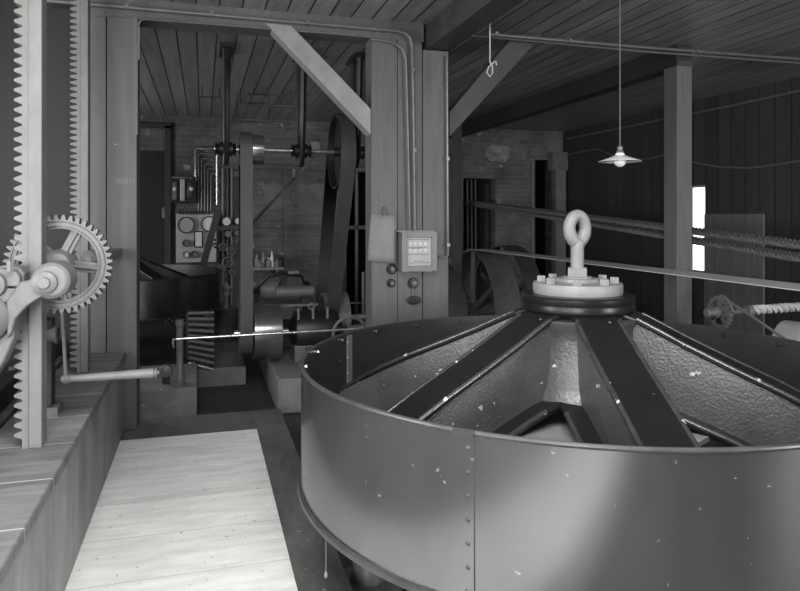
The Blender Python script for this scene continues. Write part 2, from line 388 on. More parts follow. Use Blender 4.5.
pipe('electric_conduit', hp, .011, 'conduit', 'straight conduit down right edge of central column turning into the meter case', clips=[P(447.4, 159, Y=Y1), P(447.8, 245, Y=Y1)])
hp = [P(139, 60, Y=YC - .02), P(138.5, 24, Y=YC - .02), P(141, 20, Y=YC - .02), P(146, 19, Y=YC - .02), P(250, 27, Y=YC - .02), P(268, 28.5, Y=YC - .02)]
pipe('electric_conduit', hp, .009, 'conduit', 'thin conduit curving round the top left corner of the doorway')
hp = [P(300, 31, Y=YC - .005), P(345, 34, Y=YC - .005), P(357, 36, Y=YC - .005)]
pipe('electric_conduit', hp, .008, 'conduit_dk', 'short thin conduit under the header right of the pale brace')
Y2 = 5.05
pipe('ceiling_pipe', [P(488, 34, Y=Y2), P(640, 47, Y=Y2), P(840, 62, Y=Y2)], .014, 'conduit', 'upper of two pipes running along the ceiling to the right of the big beam', clips=[P(496, 34, Y=Y2), P(570, 41, Y=Y2), P(697, 51, Y=Y2)])
pipe('ceiling_pipe', [P(470, 35, Y=5.2), P(640, 51, Y=5.2), P(840, 66, Y=5.2)], .012, 'conduit_dk', 'duller lower of two pipes along the ceiling right of the big beam')
pipe('ceiling_pipe', [P(440, 102, Y=9.0), P(560, 106, Y=9.0), P(664, 109, Y=9)], .014, 'conduit_dk', 'thin dark pipe across the far ceiling behind the slim post')
# meter case
ya = YC - .13
mc = thing('meter_case', tuple(P(419, 272, Y=YC)), 'square grey glazed meter case mounted on the central column', 'meter')
a = P(402, 232, Y=ya); b = P(437.5, 271, Y=ya)
def frame_xz(mb, xa, xb, za, zb, y0, y1, t):
    mb.box(xa, xb, y0, y1, zb, zb + t).box(xa, xb, y0, y1, za - t, za).box(xa - t, xa, y0, y1, za - t, zb + t).box(xb, xb + t, y0, y1, za - t, zb + t)
MB().box(a.x, b.x, ya + .03, YC - .004, b.z, a.z).build('case_body', 'casing', mc, bevel=.004)
fi = MB(); frame_xz(fi, a.x + .045, b.x - .045, b.z + .045, a.z - .045, ya, ya + .035, .045); fi.build('glazed_front_frame', 'casing', mc, bevel=.004)
MB().box(a.x - .03, b.x - .02, ya + .01, YC - .003, a.z, a.z + .012).build('drip_lid', 'casing', mc)
dp = MB().box(a.x + .04, b.x - .04, ya + .02, ya + .03, b.z + .04, a.z - .04).build('dial_card', 'card', mc)
cwx = (b.x - a.x - .09); x_0 = a.x + .045; z_0 = b.z + .045; ch = a.z - b.z - .09
for r_, zz in enumerate((.78, .55)):
    for k in range(4):
        MB().lathe([(.0001, 0), (.014, 0), (.014, .003), (.011, .003), (.0001, .001)], (x_0 + cwx * (.16 + .2 * k), ya + .019, z_0 + ch * zz), (0, -1, 0), 14).build('register_dial', 'marble', dp)
ik = MB()
for zz, x_a, x_b in ((.64, .05, .85), (.62, .2, .6), (.93, .05, .9), (.4, .05, .9), (.16, .3, .7), (.1, .1, .9)):
    ik.box(x_0 + cwx * x_a, x_0 + cwx * x_b, ya + .0185, ya + .02, z_0 + ch * zz - .002, z_0 + ch * zz + .0015)
ik.build('printed_lines', 'ink', dp)
# paper
pp = thing('pinned_paper', tuple(P(384, 208, Y=YC)), 'worn paper sheet hanging from a nail on the central column', 'paper')
v = [P(371.5, 213.5, Y=YC - .02), P(397, 215, Y=YC - .03), P(396.5, 263, Y=YC - .05), P(367.5, 260.5, Y=YC - .03)]
b_ = MB(); n = 6; vs = []; fs = []
for i in range(n + 1):
    for j in range(n + 1):
        u, w = i / n, j / n
        q = (v[0] * (1 - u) + v[1] * u) * (1 - w) + (v[3] * (1 - u) + v[2] * u) * w; q.y += .006 * math.sin(5 * u + 3 * w); vs.append(q)
for i in range(n):
    for j in range(n): fs.append((i * (n + 1) + j, (i + 1) * (n + 1) + j, (i + 1) * (n + 1) + j + 1, i * (n + 1) + j + 1))
b_.add(vs, fs); po = b_.build('sheet', 'paper', pp); so = po.modifiers.new('s', 'SOLIDIFY'); so.thickness = .002
MB().tube([P(383, 216, Y=YC - .03), P(381.5, 211, Y=YC - .03), P(384, 206.5, Y=YC - .02), P(386.5, 211, Y=YC - .03), P(387, 216, Y=YC - .03)], .003, 6).build('wire_hanger', 'iron', pp)
MB().cyl(P(384, 207, Y=YC), P(384, 207, Y=YC - .03), .004, 8).build('nail', 'iron', pp)
# switches
def knob(px, py, r, name, label, m='dark', base=True):
    p = P(px, py, Y=YC - .004); t = thing(name, tuple(p), label, 'switch', 'knobs on the central column')
    MB().lathe([(.0001, 0), (r, 0), (r, .012), (r * .85, .02), (.0001, .02)], p, (0, -1, 0), 24).build('base', 'dark', t)
    MB().lathe([(.0001, .02), (r * .5, .02), (r * .55, .035), (r * .4, .045), (.0001, .046)], p, (0, -1, 0), 20).build('knob', m, t); return t
knob(391.5, 269, .042, 'rotary_switch', 'round dark switch just below the hanging paper, upper of a pair', 'iron2')
knob(391, 283, .034, 'rotary_switch', 'round grey switch on central column, lower of a pair left of the case', 'iron2')
knob(413, 283, .044, 'rotary_switch', 'large round dark switch directly below the meter case', 'iron2')
ps = thing('name_plate', tuple(P(413.5, 300, Y=YC)), 'small oval dark plate low on central column below the switches', 'plate')
p = P(413.5, 300, Y=YC - .004)
pol = [(.058 * math.cos(2 * PI * k / 28), .036 * math.sin(2 * PI * k / 28)) for k in range(28)]
MB().prism(pol, p, (1, 0, 0), (0, 0, 1), 0, .02).build('oval_plate', 'dark', ps, bevel=.004)
MB().prism([(x * .8, y * .72) for x, y in pol], p, (1, 0, 0), (0, 0, 1), .02, .024).build('oval_boss', 'dark', ps)
MB().cyl(P(412.5, 287, Y=YC - .01), P(413, 296, Y=YC - .01), .006, 8).build('link_wire', 'conduit', ps)

# ================================================================== RACKS, GEAR, CRANK
def rack(px_tip, px_tooth, px_mid, px_r, base_y, pitch, th, mtl, label):
    Yf = P(px_r, base_y, Z=LZ).y
    q = lambda px: P(px, base_y, Y=Yf).x
    t = thing('toothed_rack', ((q(px_tooth) + q(px_r)) / 2, Yf, LZ), label, 'rack', 'toothed racks standing on the ledge')
    top = 3.14; tx = q(px_tooth); tip = q(px_tip); xm = q(px_mid); xr = q(px_r)
    n = int((top - LZ) / pitch); poly = [(xm, LZ)]
    poly = [(xm, LZ), (xm, top), (tx, top)]
    z = top
    for k in range(n):
        z2 = top - k * pitch
        poly += [(tx, z2 - pitch * .04), (tip + .006, z2 - pitch * .26), (tip, z2 - pitch * .32), (tip, z2 - pitch * .56), (tip + .006, z2 - pitch * .62), (tx, z2 - pitch * .86)]
    poly.append((tx, LZ))
    MB().prism(poly, (0, Yf, 0), (1, 0, 0), (0, 0, 1), -th, 0).build('toothed_bar', mtl, t, bevel=0)
    MB().box(xm, xr, Yf - .012, Yf + th, LZ, top).build('backing_bar', mtl, t, bevel=.004)
    return t, Yf, xr
r1, YR1, XR1 = rack(14, 22, 29, 42.5, 447, .0415, .085, 'rack', 'nearest toothed iron rack, tall and pale, rising from ledge to ceiling')
r2, YR2, XR2 = rack(70, 77, 80.5, 88.5, 372, .0385, .07, 'rack2', 'farther duller toothed iron rack standing just before the left column')
# gear wheel
YG = YR1 + .2
gc = P(60, 264, Y=YG); GR = .224
g = thing('gear_wheel', tuple(gc), 'large five-spoked iron gear wheel between the two toothed racks', 'gear')
nt_ = 44; poly = []
for k in range(nt_):
    a0 = 2 * PI * k / nt_; d = 2 * PI / nt_
    for f_, r_ in ((0, GR - .022), (.18, GR - .006), (.25, GR), (.5, GR), (.57, GR - .006), (.75, GR - .022)):
        poly.append((math.cos(a0 + f_ * d) * r_, math.sin(a0 + f_ * d) * r_))
n = len(poly); rin = GR - .062
vs = [gc + Vector((x, -.03, z)) for x, z in poly] + [gc + Vector((x, .03, z)) for x, z in poly]
inn = [(rin * math.cos(2 * PI * k / n), rin * math.sin(2 * PI * k / n)) for k in range(n)]
vs += [gc + Vector((x, -.03, z)) for x, z in inn] + [gc + Vector((x, .03, z)) for x, z in inn]
fs = []
for i in range(n):
    j = (i + 1) % n
    fs += [(i, j, n + j, n + i), (2 * n + i, 3 * n + i, 3 * n + j, 2 * n + j), (i, 2 * n + i, 2 * n + j, j), (n + i, n + j, 3 * n + j, 3 * n + i)]
MB().add(vs, fs).build('toothed_rim', 'gear', g, smooth=25)
MB().lathe([(GR - .03, -.012), (GR - .03, -.004), (rin + .012, -.004), (rin + .012, -.012)], gc + Vector((0, -.03, 0)), (0, 1, 0), 64).build('rim_ridge', 'gear', g)
for k in range(5):
    a = math.radians(64 + 72 * k); d = Vector((math.cos(a), 0, math.sin(a)))
    s_ = MB().beam(gc + d * .05, gc + d * (rin + .008), .022, .05).build('spoke', 'gear', g, bevel=.004)
    MB().beam(gc + d * .05 + Vector((0, -.012, 0)), gc + d * (rin + .004) + Vector((0, -.012, 0)), .03, .014).build('spoke_rib', 'gear', s_, bevel=.003)
MB().lathe([(.0001, -.06), (.05, -.06), (.065, -.03), (.07, .05), (.0001, .05)], gc, (0, 1, 0), 32).build('hub', 'gear', g, bevel=.004)
# bearing bracket in front of the near rack
YA = YR1 - .14
ac = P(47.5, 281.5, Y=YA)
bk = thing('bearing_bracket', (ac.x - .2, YA, LZ), 'pale cast-iron bearing bracket with round collar across the nearest rack', 'bracket')
def Pb(px, py, y=YA): return P(px, py, Y=y)
def arm_poly(pts): return [(Pb(x, y).x, Pb(x, y).z) for x, y in pts]
MB().prism(arm_poly([(22, 281), (30, 280), (38, 273), (48, 268), (57, 272), (60, 284), (54, 293), (47, 294), (38, 299), (29, 305), (22, 312), (17, 318), (14, 330), (9, 338), (8, 300)]), (0, YA, 0), (1, 0, 0), (0, 0, 1), -.035, .03).build('swing_arm', 'rack', bk, bevel=.006)
MB().lathe([(.0001, -.035), (.058, -.035), (.074, -.02), (.076, .13), (.0001, .13)], P(52, 280.5, Y=YA), (0, 1, 0), 40).build('collar', 'rack', bk, bevel=.004)
MB().lathe([(.0001, -.075), (.021, -.075), (.023, -.07), (.023, -.06), (.036, -.058), (.044, -.052), (.047, -.03), (.047, .0), (.0001, 0)], ac, (0, 1, 0), 36).build('shaft_end', 'rack', bk)
MB().cyl(ac + Vector((0, .1, 0)), (ac.x, YG + .05, gc.z), .028, 20).build('gear_shaft', 'gear', bk)
MB().prism(arm_poly([(-8, 268), (6, 265), (18, 268), (23, 274), (22, 300), (18, 306), (14, 330), (6, 355), (-4, 372), (-30, 400), (-46, 400), (-46, 268)]), (0, YA, 0), (1, 0, 0), (0, 0, 1), -.12, -.02).build('frame_casting', 'rack2', bk, bevel=.006)
MB().prism(arm_poly([(-46, 271), (4, 268), (17, 271), (21, 277), (21, 286), (-46, 286)]), (0, YA, 0), (1, 0, 0), (0, 0, 1), -.03, .02).build('bearing_cap', 'rack', bk, bevel=.004)
MB().prism(arm_poly([(-46, 288), (19, 288), (19, 305), (14, 305), (13, 302), (-46, 302)]), (0, YA, 0), (1, 0, 0), (0, 0, 1), -.03, .015).build('bearing_block', 'gear', bk, bevel=.004)
bq = Pb(13, 268); MB().cyl(bq + Vector((0, -.04, -.01)), bq + Vector((0, -.04, .03)), .014, 6).build('bolt', 'gear', bk)
MB().lathe([(.0001, -.10), (.07, -.09), (.10, -.05), (.105, -.0), (.105, .04)], Pb(-18, 318), (0, 1, 0), 36).build('large_boss', 'white', bk)
MB().lathe([(.0001, -.06), (.05, -.05), (.055, 0), (.055, .04)], Pb(-6, 284), (0, 1, 0), 24).build('small_boss', 'rack', bk)
# long curved foot running down to the ledge
MB().prism(arm_poly([(-46, 380), (14, 325), (14, 338), (4, 362), (-10, 385), (-46, 425)]), (0, YA, 0), (1, 0, 0), (0, 0, 1), -.1, .0).build('curved_foot', 'gear', bk, bevel=.008)
fx = Pb(-20, 380); MB().box(-1.12, -.98, YA - .02, YA + .1, .66, fx.z).build('standard', 'rack2', bk)
# crank
YK = 3.56; ct = P(62, 306, Y=YK); cbm = P(66, 379, Y=YK)
ck = thing('crank_handle', tuple(ct), 'iron hand crank hanging below the gear wheel with a long pale grip', 'crank')
MB().cyl((ct.x - .16, YK, ct.z), (ct.x + .03, YK, ct.z), .02, 16).build('crank_shaft', 'gear', ck)
MB().beam(ct + Vector((0, 0, .02)), (cbm.x, YK, cbm.z - .01), .022, .014, (0, 1, 0)).build('crank_arm', 'rack', ck, bevel=.003)
MB().sphere((cbm.x, YK, cbm.z), .026).build('arm_eye', 'rack2', ck)
e = P(160, 375, Y=YK); he = Vector((e.x, YK, cbm.z + .004)); h0 = Vector((cbm.x, YK, cbm.z)); dl = he - h0
pr = [(.01, 0), (.018, .02), (.019, .06), (.017, .1), (.019, .3), (.022, .75), (.024, .93), (.018, .935), (.018, .95), (.026, .955), (.026, .965), (.012, .97), (.010, .99), (.0001, 1.0)]
MB().lathe([(r_, h * dl.length) for r_, h in pr], h0, dl, 24).build('grip', 'rack', ck)
# pinion block behind the crank, guide roller on the far rack
wb_ = thing('pinion_housing', (ct.x - .1, YK + .05, LZ), 'dark iron pinion stand between the racks below the gear wheel', 'housing')
MB().box(ct.x - .16, ct.x - .03, YK + .06, YK + .2, LZ, .62).build('foot', 'iron2', wb_)
MB().box(ct.x - .13, ct.x - .06, YK + .09, YK + .17, .62, 1.05).build('standard', 'iron', wb_, bevel=.006)
MB().cyl((ct.x - .12, YK - .02, ct.z), (ct.x - .12, YK + .2, ct.z), .045, 20).build('bearing', 'iron2', wb_)
MB().lathe([(.03, -.05), (.05, -.045), (.05, .045), (.03, .05)], (ct.x - .09, YK + .13, .97), (1, 0, 0), 18).build('worm', 'iron2', wb_)
gp = P(91, 258, Y=YR2 - .02)
gr_ = thing('guide_roller', tuple(gp), 'small iron roller pressed against far rack behind the gear', 'roller')
MB().lathe([(.0001, -.06), (.03, -.06), (.05, -.045), (.052, 0), (.0001, 0)], gp, (0, 1, 0), 24).build('roller_disc', 'rack2', gr_)
MB().lathe([(.0001, -.08), (.02, -.08), (.02, -.055)], gp, (0, 1, 0), 12).build('pin', 'gear', gr_)
MB().box(gp.x - .02, gp.x + .11, YR2 - .02, YC - .02, gp.z - .03, gp.z + .03).build('guide_arm', 'rack2', gr_)

# dark machinery standing far left
ml = thing('machine_casting', (-1.55, 3.6, .38), 'dark lumpy machine casting standing behind the nearest rack at the left edge', 'machine')
MB().box(-1.75, -1.3, 3.3, 4.2, .38, 1.0).build('casting_bed', 'iron', ml, bevel=.03)
MB().cyl((-1.8, 3.75, 1.1), (-1.1, 3.75, 1.1), .2, 28).build('casting_barrel', 'iron2', ml, bevel=.02)
MB().lathe([(.05, 0), (.26, .0), (.26, .06), (.05, .06)], (-1.2, 3.75, 1.1), (1, 0, 0), 36).build('flange', 'iron2', ml)
for k in range(6):
    a = k * PI / 3; MB().sphere((-1.13, 3.75 + .2 * math.cos(a), 1.1 + .2 * math.sin(a)), .025, 8).build('bolt', 'iron2', ml)

# ================================================================== THE DRUMS
def make_drum(loc, label, big=True):
    t = thing('bladed_drum' if False else 'rotary_drum', loc, label, 'drum', 'large rotary drums with domed arms')
    c = Vector(loc); R = 1.3; zt = .893; zb = .345 if big else .47; th = .010
    prof = [(R - th, zb), (R, zb), (R, zt), (R - th, zt)]
    seg = 160
    MB().lathe([(R - th, zb + .01), (R, zb + .01), (R, zt - .006), (R - th, zt - .006)], c, seg=seg, closed=True).build('shell_band', 'drum', t)
    bead = [(R - .004 + .009 * math.cos(a), zt - .004 + .009 * math.sin(a)) for a in [2 * PI * k / 10 for k in range(10)]]
    MB().lathe(bead, c, seg=seg, closed=True).build('top_bead', 'edge', t)
    MB().lathe([(R - th - .001, zb + .012), (R - th - .001, zt - .03)], c, seg=seg).build('inner_lining', 'drum_in', t)
    MB().lathe([(R - .014, zt - .03), (R - .014, zt), (R - th + .001, zt), (R - th + .001, zt - .03)], c, seg=seg, closed=True).build('inner_hoop', 'drum_in', t)
    MB().lathe([(R + .001, zb + .022), (R + .014, zb + .019), (R + .016, zb + .009), (R + .014, zb), (R - .02, zb), (R - .02, zb + .01)], c, seg=seg, closed=True).build('bottom_bead', 'edge', t)
    def P3(a, r, z): return c + Vector((math.cos(a) * r, math.sin(a) * r, z))
    def strap(a, r0, r1, w, m, nr, out, rows=1):
        b = MB(); vs = []; n = 4
        for zz in (zb + .024, zt - .012):
            for k in range(n + 1):
                aa = a + (k / n - .5) * w / R
                vs += [P3(aa, r0, zz), P3(aa, r1, zz)]
        fs = []; o = 2 * (n + 1)
        for k in range(n):
            i = 2 * k
            fs += [(i + 1, i + 3, o + i + 3, o + i + 1), (i, o + i, o + i + 2, i + 2), (i, i + 2, i + 3, i + 1), (o + i, o + i + 1, o + i + 3, o + i + 2)]
        fs += [(0, 1, o + 1, o), (o - 2, 2 * o - 2, 2 * o - 1, o - 1)]
        b.add(vs, fs); s = b.build('joint_strap', m, t, smooth=20)
        for j in range(nr):
            zz = zb + .06 + (zt - zb - .11) * j / (nr - 1)
            p = P3(a + (.012 if out > 0 else .02), r1 if out > 0 else r0, zz); d = Vector((math.cos(a), math.sin(a), 0)) * out
            MB().lathe([(.0001, .006), (.005, .005), (.008, 0)], p, d, 10).build('rivet', 'edge' if out > 0 else 'white', s)
    wa = lambda cam_deg: math.radians(cam_deg) - YAW
    if big:
        strap(wa(240.2), R - .001, R + .006, .07, 'drum', 7, 1)
        strap(wa(151.5), R - .02, R - th + .001, .045, 'rack2', 6, -1)
        lip = wa(240.2)
        MB().beam(P3(lip - .027, R + .004, zt - .004), P3(lip + .027, R + .004, zt - .004), .012, .026, (math.cos(lip), math.sin(lip), 0)).build('strap_clip', 'drum', t)
        for k in range(24):
            a = wa(20 + 15 * k)
            MB().lathe([(.0001, .012), (.011, .012), (.012, .009), (.012, 0)], P3(a, R - .016, zt - .03), (-math.cos(a), -math.sin(a), 0), 8).build('hoop_bolt', 'drum', t)
    else:
        strap(wa(293), R - .001, R + .006, .05, 'drum', 5, 1)
    # arms
    tp = [(.10, 1.13), (.2, 1.125), (.28, 1.10), (.38, 1.052), (.48, 1.002), (.65, .925), (.84, .842), (1.0, .765), (1.12, .698), (1.22, .635), (1.262, .60)]
    bt = [(.10, .775), (.2, .765), (.28, .75), (.38, .73), (.48, .70), (.65, .64), (.84, .565), (1.0, .495), (1.12, .455), (1.22, .43), (1.262, .42)]
    def flange(prof, w, thick, sgn, wfun=None):
        vs = []; fs = []
        for i, (r, z) in enumerate(prof):
            ww = w if wfun is None else wfun(r)
            for y in (-ww, ww):
                vs += [c + Vector((r, y, z)), c + Vector((r, y, z - thick))]
        for i in range(len(prof) - 1):
            a = 4 * i; b = a + 4
            fs += [(a, a + 2, b + 2, b), (a + 1, b + 1, b + 3, a + 3), (a, b, b + 1, a + 1), (a + 2, a + 3, b + 3, b + 2)]
        e = 4 * (len(prof) - 1); fs += [(0, 1, 3, 2), (e, e + 2, e + 3, e + 1)]
        return MB().add(vs, fs)
    for k in range(6):
        ang = wa(213.3 + 60 * k)
        vs = []; n = len(tp)
        for (r, z), (rb, z2) in zip(tp, bt):
            wv = .085 + (.0 if r < 1.1 else (r - 1.1) * .35)
            for y in (-wv, wv): vs += [c + Vector((r, y, z - .02)), c + Vector((r, y, z2 - .005))]
        fs = []
        for i in range(n - 1):
            a = 4 * i; b = a + 4
            fs += [(a, a + 2, b + 2, b), (a + 1, b + 1, b + 3, a + 3), (a, b, b + 1, a + 1), (a + 2, a + 3, b + 3, b + 2)]
        e = 4 * (n - 1); fs += [(0, 1, 3, 2), (e, e + 2, e + 3, e + 1)]
        arm = MB().add(vs, fs).build('domed_arm', 'armweb', t)
        arm.rotation_euler.z = ang
        for nm, fl, bv in (('top_flange', flange(tp, .1, .026, 1), .009), ('bottom_flange', flange(bt, .17, .03, 1, lambda r: .175 if r < 1.0 else .175 + (r - 1) * .25), .01)):
            f = fl.build(nm, 'arm', arm, bevel=bv)
        for sy_ in (-1, 1):
            MB().tube([c + Vector((r, sy_ * .094, z - .004)) for r, z in tp[2:]], .0105, 8).build('flange_lip', 'lip', arm, smooth=60)
            MB().tube([c + Vector((r, sy_ * (.17 if r < 1 else .165 + (r - 1) * .25), z - .004)) for r, z in bt[3:]], .012, 8).build('flange_lip', 'lip', arm, smooth=60)
    # concave web plates closing the corners between arms
    MB().lathe([(.13, .62), (.6, .62), (.6, .64), (.13, .64)], c, seg=48).build('bottom_disc', 'concrete', t)
    MB().lathe([(.24, 1.10), (.26, 1.12), (.262, 1.135), (.258, 1.15), (.262, 1.16), (.262, 1.18), (.255, 1.188), (.22, 1.19), (.1, 1.19)], c, seg=72).build('hub_casting', 'arm', t)
    MB().lathe([(.12, .70), (.33, .735), (.315, .775), (.3, .80), (.285, .9), (.275, 1.0), (.28, 1.05), (.295, 1.075), (.295, 1.09), (.1, 1.095)], c, seg=72).build('hub_barrel', 'hubweb', t)
    MB().lathe([(.07, ZF), (.13, ZF), (.13, 0), (.085, .03), (.085, .72)], c, seg=40).build('spindle', 'iron', t)
    # cap plate
    cp = MB().lathe([(.205, 1.19), (.208, 1.2), (.208, 1.232), (.203, 1.24), (.12, 1.243), (.105, 1.246), (.1, 1.26), (.0001, 1.26)], c, seg=72).build('cap_plate', 'white', t)
    for k in range(8):
        a = math.radians(14 + 45 * k)
        p = c + Vector((math.cos(a) * .168, math.sin(a) * .168, 1.238))
        MB().lathe([(.0001, .03), (.020, .03), (.022, .026), (.022, 0)], p, seg=6).build('hex_bolt', 'white', cp, smooth=20)
    if big:
        eb = MB().lathe([(.0001, 1.31), (.047, 1.31), (.05, 1.305), (.05, 1.26)], c, seg=6).build('eyebolt_nut', 'white', t, smooth=20)
        p = c
        MB().lathe([(.068, 1.258), (.068, 1.268), (.0001, 1.268)], c, seg=32).build('washer', 'white', eb)
        ring = []; rr = []
        dirn = Vector((math.cos(math.radians(7)), math.sin(math.radians(7)), 0))
        for k in range(40):
            a = 2 * PI * k / 40; z = math.sin(a); x = math.cos(a)
            hw = .047 * (1 if z > 0 else (1 + .15 * z))
            ring.append(c + dirn * hw * x + Vector((0, 0, 1.493 + z * .064))); rr.append(.0285 + (.002 if z < -.3 else 0))
        MB().tube(ring, rr, 16, closed=True).build('lifting_eye', 'white', t, smooth=80)
        MB().lathe([(.031, 1.3), (.031, 1.40), (.036, 1.425), (.03, 1.44), (.0001, 1.445)], c, seg=28).build('eyebolt_shank', 'white', t, smooth=60)
    return t
lat, dep = .843, 3.2
D1 = (lat * CS + dep * SN, -lat * SN + dep * CS, 0)
make_drum(D1, 'huge black riveted drum in the foreground with domed arms and a white lifting eye')
D2 = (-1.07, 8.66, 0)
make_drum(D2, 'smaller-looking dark drum seen through the doorway at left', False)

# cord and bob under the drum rim
pbob = P(326, 537, D=2.55)
pb = thing('plumb_line', tuple(pbob), 'thin cord with a small pale bob hanging below the big drum rim', 'plumb line')
bb = Vector((pbob.x, pbob.y, P(326, 574, D=2.55).z))
MB().cyl(pbob + Vector((0, 0, .005)), bb, .0016, 6).build('cord', 'white', pb)
MB().lathe([(.0001, .012), (.006, .004), (.008, -.006), (.005, -.014), (.0001, -.018)], bb, seg=12).build('bob', 'white', pb)
fb = P(368, 588, Z=ZF)
fbt = thing('floor_bearing', (fb.x, fb.y, ZF), 'dark rounded iron bearing pot on the floor below the big drum', 'bearing')
MB().lathe([(.16, 0), (.16, .03), (.08, .05), (.07, .12), (.045, .17), (.045, .2), (.0001, .21)], (fb.x, fb.y, ZF), seg=32).build('pot', 'iron2', fbt)

# ================================================================== PENDANT, HANGING CORD
lp = P(620, 158, D=4.1)
la = thing('pendant_lamp', tuple(lp), 'white enamel pendant lamp with shallow conical shade on a long cord', 'lamp')
MB().lathe([(.128, -.022), (.126, -.020), (.07, 0), (.03, .016), (.024, .03), (.0001, .032), (.0001, .026), (.02, .024), (.026, .012), (.07, -.006)], lp, seg=48, closed=False).build('shade', 'enamel', la)
MB().lathe([(.024, .028), (.022, .04), (.016, .05), (.018, .065), (.010, .075), (.0001, .076)], lp, seg=24).build('lamp_holder', 'conduit', la)
MB().sphere(lp + Vector((0, 0, -.02)), .036).build('bulb', 'bulb', la)
MB().cyl(lp + Vector((0, 0, .07)), (lp.x, lp.y, ZC), .0035, 6).build('cord', 'rope', la)
hc = P(490, 26, D=5.0)
hcd = thing('rope_loop', (hc.x, hc.y, ZC), 'short pale cord with a knotted loop hanging beside the big ceiling beam', 'cord')
k0 = P(490, 62, D=5.0)
MB().cyl((hc.x, hc.y, ZC), k0, .005, 6).build('cord', 'rope_pale', hcd)
MB().tube([k0, k0 + Vector((.02, 0, -.03)), k0 + Vector((.02, 0, -.08)), k0 + Vector((0, 0, -.11)), k0 + Vector((-.025, 0, -.08)), k0 + Vector((-.012, 0, -.04)), k0 + Vector((.03, 0, 0)), k0 + Vector((.045, 0, .01)), k0 + Vector((.055, 0, -.02))], .005, 6).build('loop', 'rope_pale', hcd)

# ================================================================== RIGHT SIDE : ropes, belt, pulleys
def rope(a, b, r, strands, pitch, m, name, label, sag=0, per=9, grp=None):
    a = Vector(a); b = Vector(b); L_ = (b - a).length; d = (b - a).normalized(); u = d.orthogonal().normalized(); w = d.cross(u)
    n = int(L_ / pitch * per); mb = MB()
    for s in range(strands):
        pts = []
        for i in range(n + 1):
            f = i / n; an = 2 * PI * (f * L_ / pitch + s / strands)
            pts.append(a + d * L_ * f + (u * math.cos(an) + w * math.sin(an)) * r * .55 - Vector((0, 0, sag * 4 * f * (1 - f))))
        mb.tube(pts, r * .58, 5)
    return tag(mb.build(name, m, smooth=60), label, 'rope', grp)
XRp = 4.75
e0 = P(452, 196, X=4.62); 
A0 = P(800, 246, X=XRp); B0 = P(800, 259, X=XRp)
def ext(a, b, ynew):
    f = (ynew - a.y) / (b.y - a.y); return a + (b - a) * f
up_far = P(500, 206, X=XRp); lo_far = P(500, 209, X=XRp)
for (n0, f0, lab, dx) in ((A0, up_far, 'upper front twisted rope of the pair stretched past the slim post', 0), (A0, up_far, 'upper rear twisted rope of the pair stretched past the slim post', .07),
                          (B0, lo_far, 'lower front twisted rope of the pair stretched past the slim post', 0), (B0, lo_far, 'lower rear twisted rope of the pair stretched past the slim post', .07)):
    a = ext(n0, f0, YB + .6); b = ext(n0, f0, 2.6)
    rope(a + Vector((dx, 0, 0)), b + Vector((dx, 0, dx * .25)), .03, 2, .095, 'rope', 'drive_rope', lab, grp='twisted drive ropes')
# flat belt over the spoked pulley
XB = 3.93
bl0 = P(480, 251, X=XB); bl1 = P(800, 289.5, X=XB); zB = (bl0.z + bl1.z) / 2
PR = .93; PY = 9.55; PZ = zB - PR
def spoked_pulley(x0, x1, y, z, R, ns, ph, label, mrim='iron2', mspoke='rack2', th=.03, grp=None):
    t = thing('belt_pulley', ((x0 + x1) / 2, y, z), label, 'pulley', grp)
    MB().lathe([(R - th, 0), (R - .004, 0), (R, (x1 - x0) * .5), (R - .004, x1 - x0), (R - th, x1 - x0)], (x0, y, z), (1, 0, 0), 72, closed=True).build('rim', mrim, t)
    c = Vector((x0 + .05, y, z))
    for k in range(ns):
        a = ph + 2 * PI * k / ns; d = Vector((0, math.cos(a), math.sin(a)))
        MB().tube([c + d * .06, c + d * (R - th * .6)], [.05 * R + .01, .035 * R + .006], 8).build('spoke', mspoke, t)
    MB().cyl((x0 - .03, y, z), (x1 + .03, y, z), .11 * R + .03, 20).build('hub', mrim, t)
    MB().cyl((x0 - .25, y, z), (x1 + .3, y, z), .035, 12).build('shaft', 'iron2', t)
    return t
spoked_pulley(XB - .02, XB + .38, PY, PZ, PR, 6, PI / 2, 'large spoked belt pulley standing behind the big drum just right of the column', 'gear', 'rack')
bt_ = thing('drive_belt', (XB + .12, PY, PZ), 'long pale flat belt running from the spoked pulley past the slim post', 'belt')
def flatbelt(t, pts, x0, x1, th, m, nm='belt_band', tilt=None):
    vs = []; fs = []; n = len(pts)
    for i, (y, z) in enumerate(pts):
        y2, z2 = pts[min(i + 1, n - 1)]; y1, z1 = pts[max(i - 1, 0)]
        d = Vector((0, y2 - y1, z2 - z1)).normalized(); nn = Vector((0, -d.z, d.y))
        for x in (x0, x1):
            dz = -tilt(y) if tilt and x == x0 else 0
            vs += [Vector((x, y, z + dz)) + nn * th, Vector((x, y, z + dz))]
    for i in range(n - 1):
        a = 4 * i; b = a + 4
        fs += [(a, a + 2, b + 2, b), (a + 1, b + 1, b + 3, a + 3), (a, b, b + 1, a + 1), (a + 2, a + 3, b + 3, b + 2)]
    e = 4 * (n - 1); fs += [(0, 1, 3, 2), (e, e + 2, e + 3, e + 1)]
    return MB().add(vs, fs).build(nm, m, t, smooth=60)
ar = [(PY + (PR + .004) * math.cos(a), PZ + (PR + .004) * math.sin(a)) for a in [PI / 2 - i * PI / 24 for i in range(0, 25)]]
flatbelt(bt_, [(1.2, zB + .004)] + [(1.2 + i * (PY - 1.21) / 16, zB + .004) for i in range(1, 17)] + ar[1:], XB, XB + .27, .008, 'belt_pale', tilt=lambda y: max(0, (PY - y) / PY) * .02)
